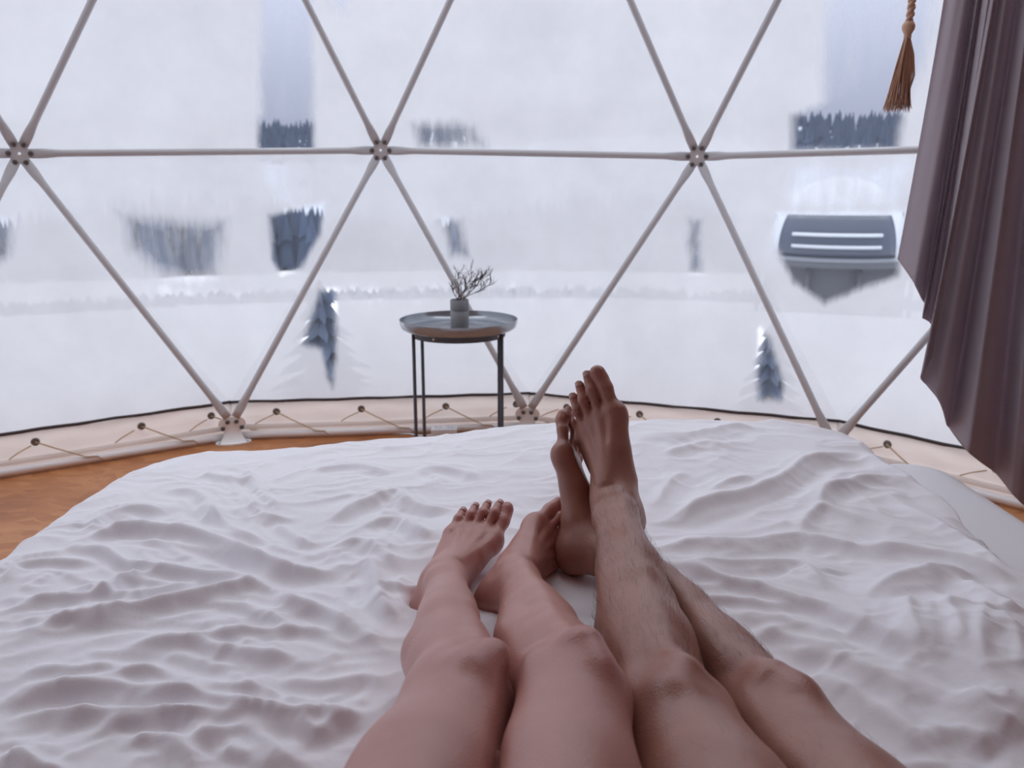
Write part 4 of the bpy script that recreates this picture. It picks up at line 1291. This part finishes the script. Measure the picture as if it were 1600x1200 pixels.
for x in (-.025, .025):
    b = MB(); b.lathe([(.021, .0452), (.0205, .0470), (.0185, .0470), (.018, .0454), (0, .0454)], (x, 0, 0), 28); so = b.build('socket_face', m_plast, sb)
    for dx in (-.007, .007):
        b = MB(); b.lathe([(0, .0460), (.0026, .0459), (.0028, .0452)], (x + dx, 0, 0), 10)
        b.build('pin_hole', m_bolt, so)
b = MB(); b.tube([(-.052, .0, .014), (-.075, .0, .010), (-.11, .02, .006), (-.15, .05, .005), (-.22, .06, .005)], .0042, 8); b.build('cable', m_plast, sb)

# ------------------------------------------------------------------ curtain and tassel
m_curt, n, p, out = new_mat('plum_grey_curtain')
t = N(n, 'ShaderNodeTexCoord')
wv = N(n, 'ShaderNodeTexNoise', Scale=420.0, Detail=2.0); n.links.new(t.outputs['Object'], wv.inputs['Vector'])
cr = N(n, 'ShaderNodeValToRGB'); cr.color_ramp.elements[0].color = (.50, .46, .50, 1); cr.color_ramp.elements[1].color = (.66, .61, .66, 1)
n.links.new(wv.outputs['Fac'], cr.inputs['Fac']); n.links.new(cr.outputs[0], p.inputs['Base Color'])
tl_ = N(n, 'ShaderNodeBsdfTranslucent', Color=(.46, .37, .41, 1)); mx_ = N(n, 'ShaderNodeMixShader'); mx_.inputs[0].default_value = .45
n.links.new(p.outputs[0], mx_.inputs[1]); n.links.new(tl_.outputs[0], mx_.inputs[2]); n.links.new(mx_.outputs[0], out.inputs['Surface'])
p.inputs['Roughness'].default_value = .85; p.inputs['Sheen Weight'].default_value = .25; p.inputs['Specular IOR Level'].default_value = .2
COLS = [   # upper end and hem of each column of cloth
    ((1.152, 2.36, 1.736), (1.094, 2.36, 0.826)),
    ((1.175, 2.33, 1.727), (1.114, 2.304, 0.772)),
    ((1.204, 2.329, 1.727), (1.174, 2.329, 0.697)),
    ((1.212, 2.323, 1.725), (1.171, 2.343, 0.668)),
    ((1.221, 2.315, 1.723), (1.207, 2.347, 0.634)),
    ((1.211, 2.274, 1.71), (1.165, 2.261, 0.567)),
    ((1.22, 2.248, 1.702), (1.127, 2.216, 0.515)),
    ((1.241, 2.243, 1.701), (1.193, 2.23, 0.442)),
    ((1.276, 2.248, 1.702), (1.257, 2.274, 0.347)),
    ((1.282, 2.205, 1.689), (1.275, 2.179, 0.302)),
    ((1.326, 2.213, 1.692), (1.388, 2.233, 0.221)),
    ((1.342, 2.177, 1.681), (1.407, 2.157, 0.178)),
    ((1.393, 2.185, 1.683), (1.54, 2.211, 0.093)),
    ((1.427, 2.145, 1.671), (1.576, 2.126, 0.081)),
    ((1.506, 2.15, 1.673), (1.724, 2.17, 0.023)),
]
Tp = catmull([c[0] for c in COLS], .004); 
def resample(P, n_):
    P = np.asarray(P); k_ = np.linspace(0, len(COLS) - 1, n_); out_ = []
    for u in k_:
        i = min(int(u), len(COLS) - 2); f = u - i
        g = lambda q: P[min(max(q, 0), len(P) - 1)]
        a, b_, c, d = g(i - 1), g(i), g(i + 1), g(i + 2)
        out_.append(.5 * (2 * b_ + (c - a) * f + (2 * a - 5 * b_ + 4 * c - d) * f ** 2 + (3 * b_ - a - 3 * c + d) * f ** 3))
    return np.array(out_)
NU, NV = 260, 90
TT = resample([c[0] for c in COLS], NU); HH = resample([c[1] for c in COLS], NU)
uu = np.linspace(0, 1, NU)
vs = []
for j in range(NV):
    v = j / (NV - 1)
    e1 = v ** 1.35
    row = TT * (1 - v) + HH * v
    row[:, :2] = TT[:, :2] * (1 - e1) + HH[:, :2] * e1
    fold = .020 * np.sin(uu * 46 + 1.2 * np.sin(uu * 11) + .5 * v) * (.55 + .45 * v) + .008 * np.sin(uu * 97 + 2 * v)
    row[:, 1] += fold * np.clip(uu * 14, .15, 1); row[:, 0] += fold * .35 * np.clip(uu * 14, 0, 1)
    vs.append(row)
V = np.array(vs).reshape(-1, 3)
idx = np.arange(NU * NV).reshape(NV, NU)
q = np.stack([idx[:-1, :-1], idx[1:, :-1], idx[1:, 1:], idx[:-1, 1:]], -1).reshape(-1, 4)
o = mesh_obj('curtain', V, q, m_curt)
tag(o, 'dark plum-grey curtain gathered at the right with a slanting rippled hem', 'curtain')
s = o.modifiers.new('thickness', 'SOLIDIFY'); s.thickness = .003

m_cord = plain('tan_silk_cord', (.62, .39, .27), .6, noise=(60, .2), bump=(400, .4, .001))
m_fr = plain('tan_fringe', (.66, .42, .29), .65, noise=(50, .25), transl=.25)
tas = empty('tassel', (.985, 2.2, 1.41)); tag(tas, 'tan twisted cord ending in a knotted tassel, hanging beside the curtain', 'tassel')
b = MB()
for ph in (0, math.pi):
    pts = []
    for i in range(150):
        s_ = i / 149; z_ = .008 + s_ * .80
        cx_ = .002 * math.sin(s_ * 30) + .006 * s_
        pts.append((cx_ + .0048 * math.cos(z_ * 190 + ph), .0048 * math.sin(z_ * 190 + ph), z_))
    b.tube(pts, .0058, 8)
b.build('cord', m_cord, tas)
b = MB(); b.lathe([(.006, .016), (.0115, .013), (.0155, .005), (.0150, -.004), (.0105, -.012), (.0085, -.017), (.0095, -.021), (.008, -.026), (0, -.027)], n=20); b.build('knot', m_cord, tas)
b = MB()
rnd = random.Random(5)
ends = []
for i in range(90):
    a_ = rnd.uniform(0, 2 * math.pi); rr = math.sqrt(rnd.random())
    ex_, ey_ = -.009 + .032 * rr * math.cos(a_), .026 * rr * math.sin(a_)
    L_ = rnd.uniform(.150, .172)
    bow = rnd.uniform(-.006, .006)
    pts = []
    for k in range(9):
        f = k / 8
        pts.append((.006 * math.cos(a_) * (1 - f) + ex_ * f ** 1.1 + bow * math.sin(f * math.pi), .006 * math.sin(a_) * (1 - f) + ey_ * f ** 1.1 + bow * .6 * math.sin(f * math.pi * 1.3), -.018 - L_ * f))
    b.tube(pts, .0016, 5); ends.append(pts[-1])
for k_ in range(5):                                                                            # a few stray loops at the side
    x_ = .012 + .003 * k_
    b.tube([(.006, 0, -.02), (x_, .002 * k_, -.06), (x_ + .003, 0, -.105), (x_ + .004, 0, -.135 + .006 * k_), (x_ - .006, 0, -.152), (.0, 0, -.158)], .0014, 5)
f_ = b.build('fringe', m_fr, tas); tag(f_, kind='stuff')
b = MB()
for ex_, ey_, ez_ in ends:
    for k in range(7):
        b.tube([(ex_, ey_, ez_ + .006), (ex_ + rnd.uniform(-.005, .005), ey_ + rnd.uniform(-.005, .005), ez_ - rnd.uniform(.006, .014))], [.0006, .0003], 3)
f_ = b.build('frayed_ends', m_fr, tas); tag(f_, kind='stuff')
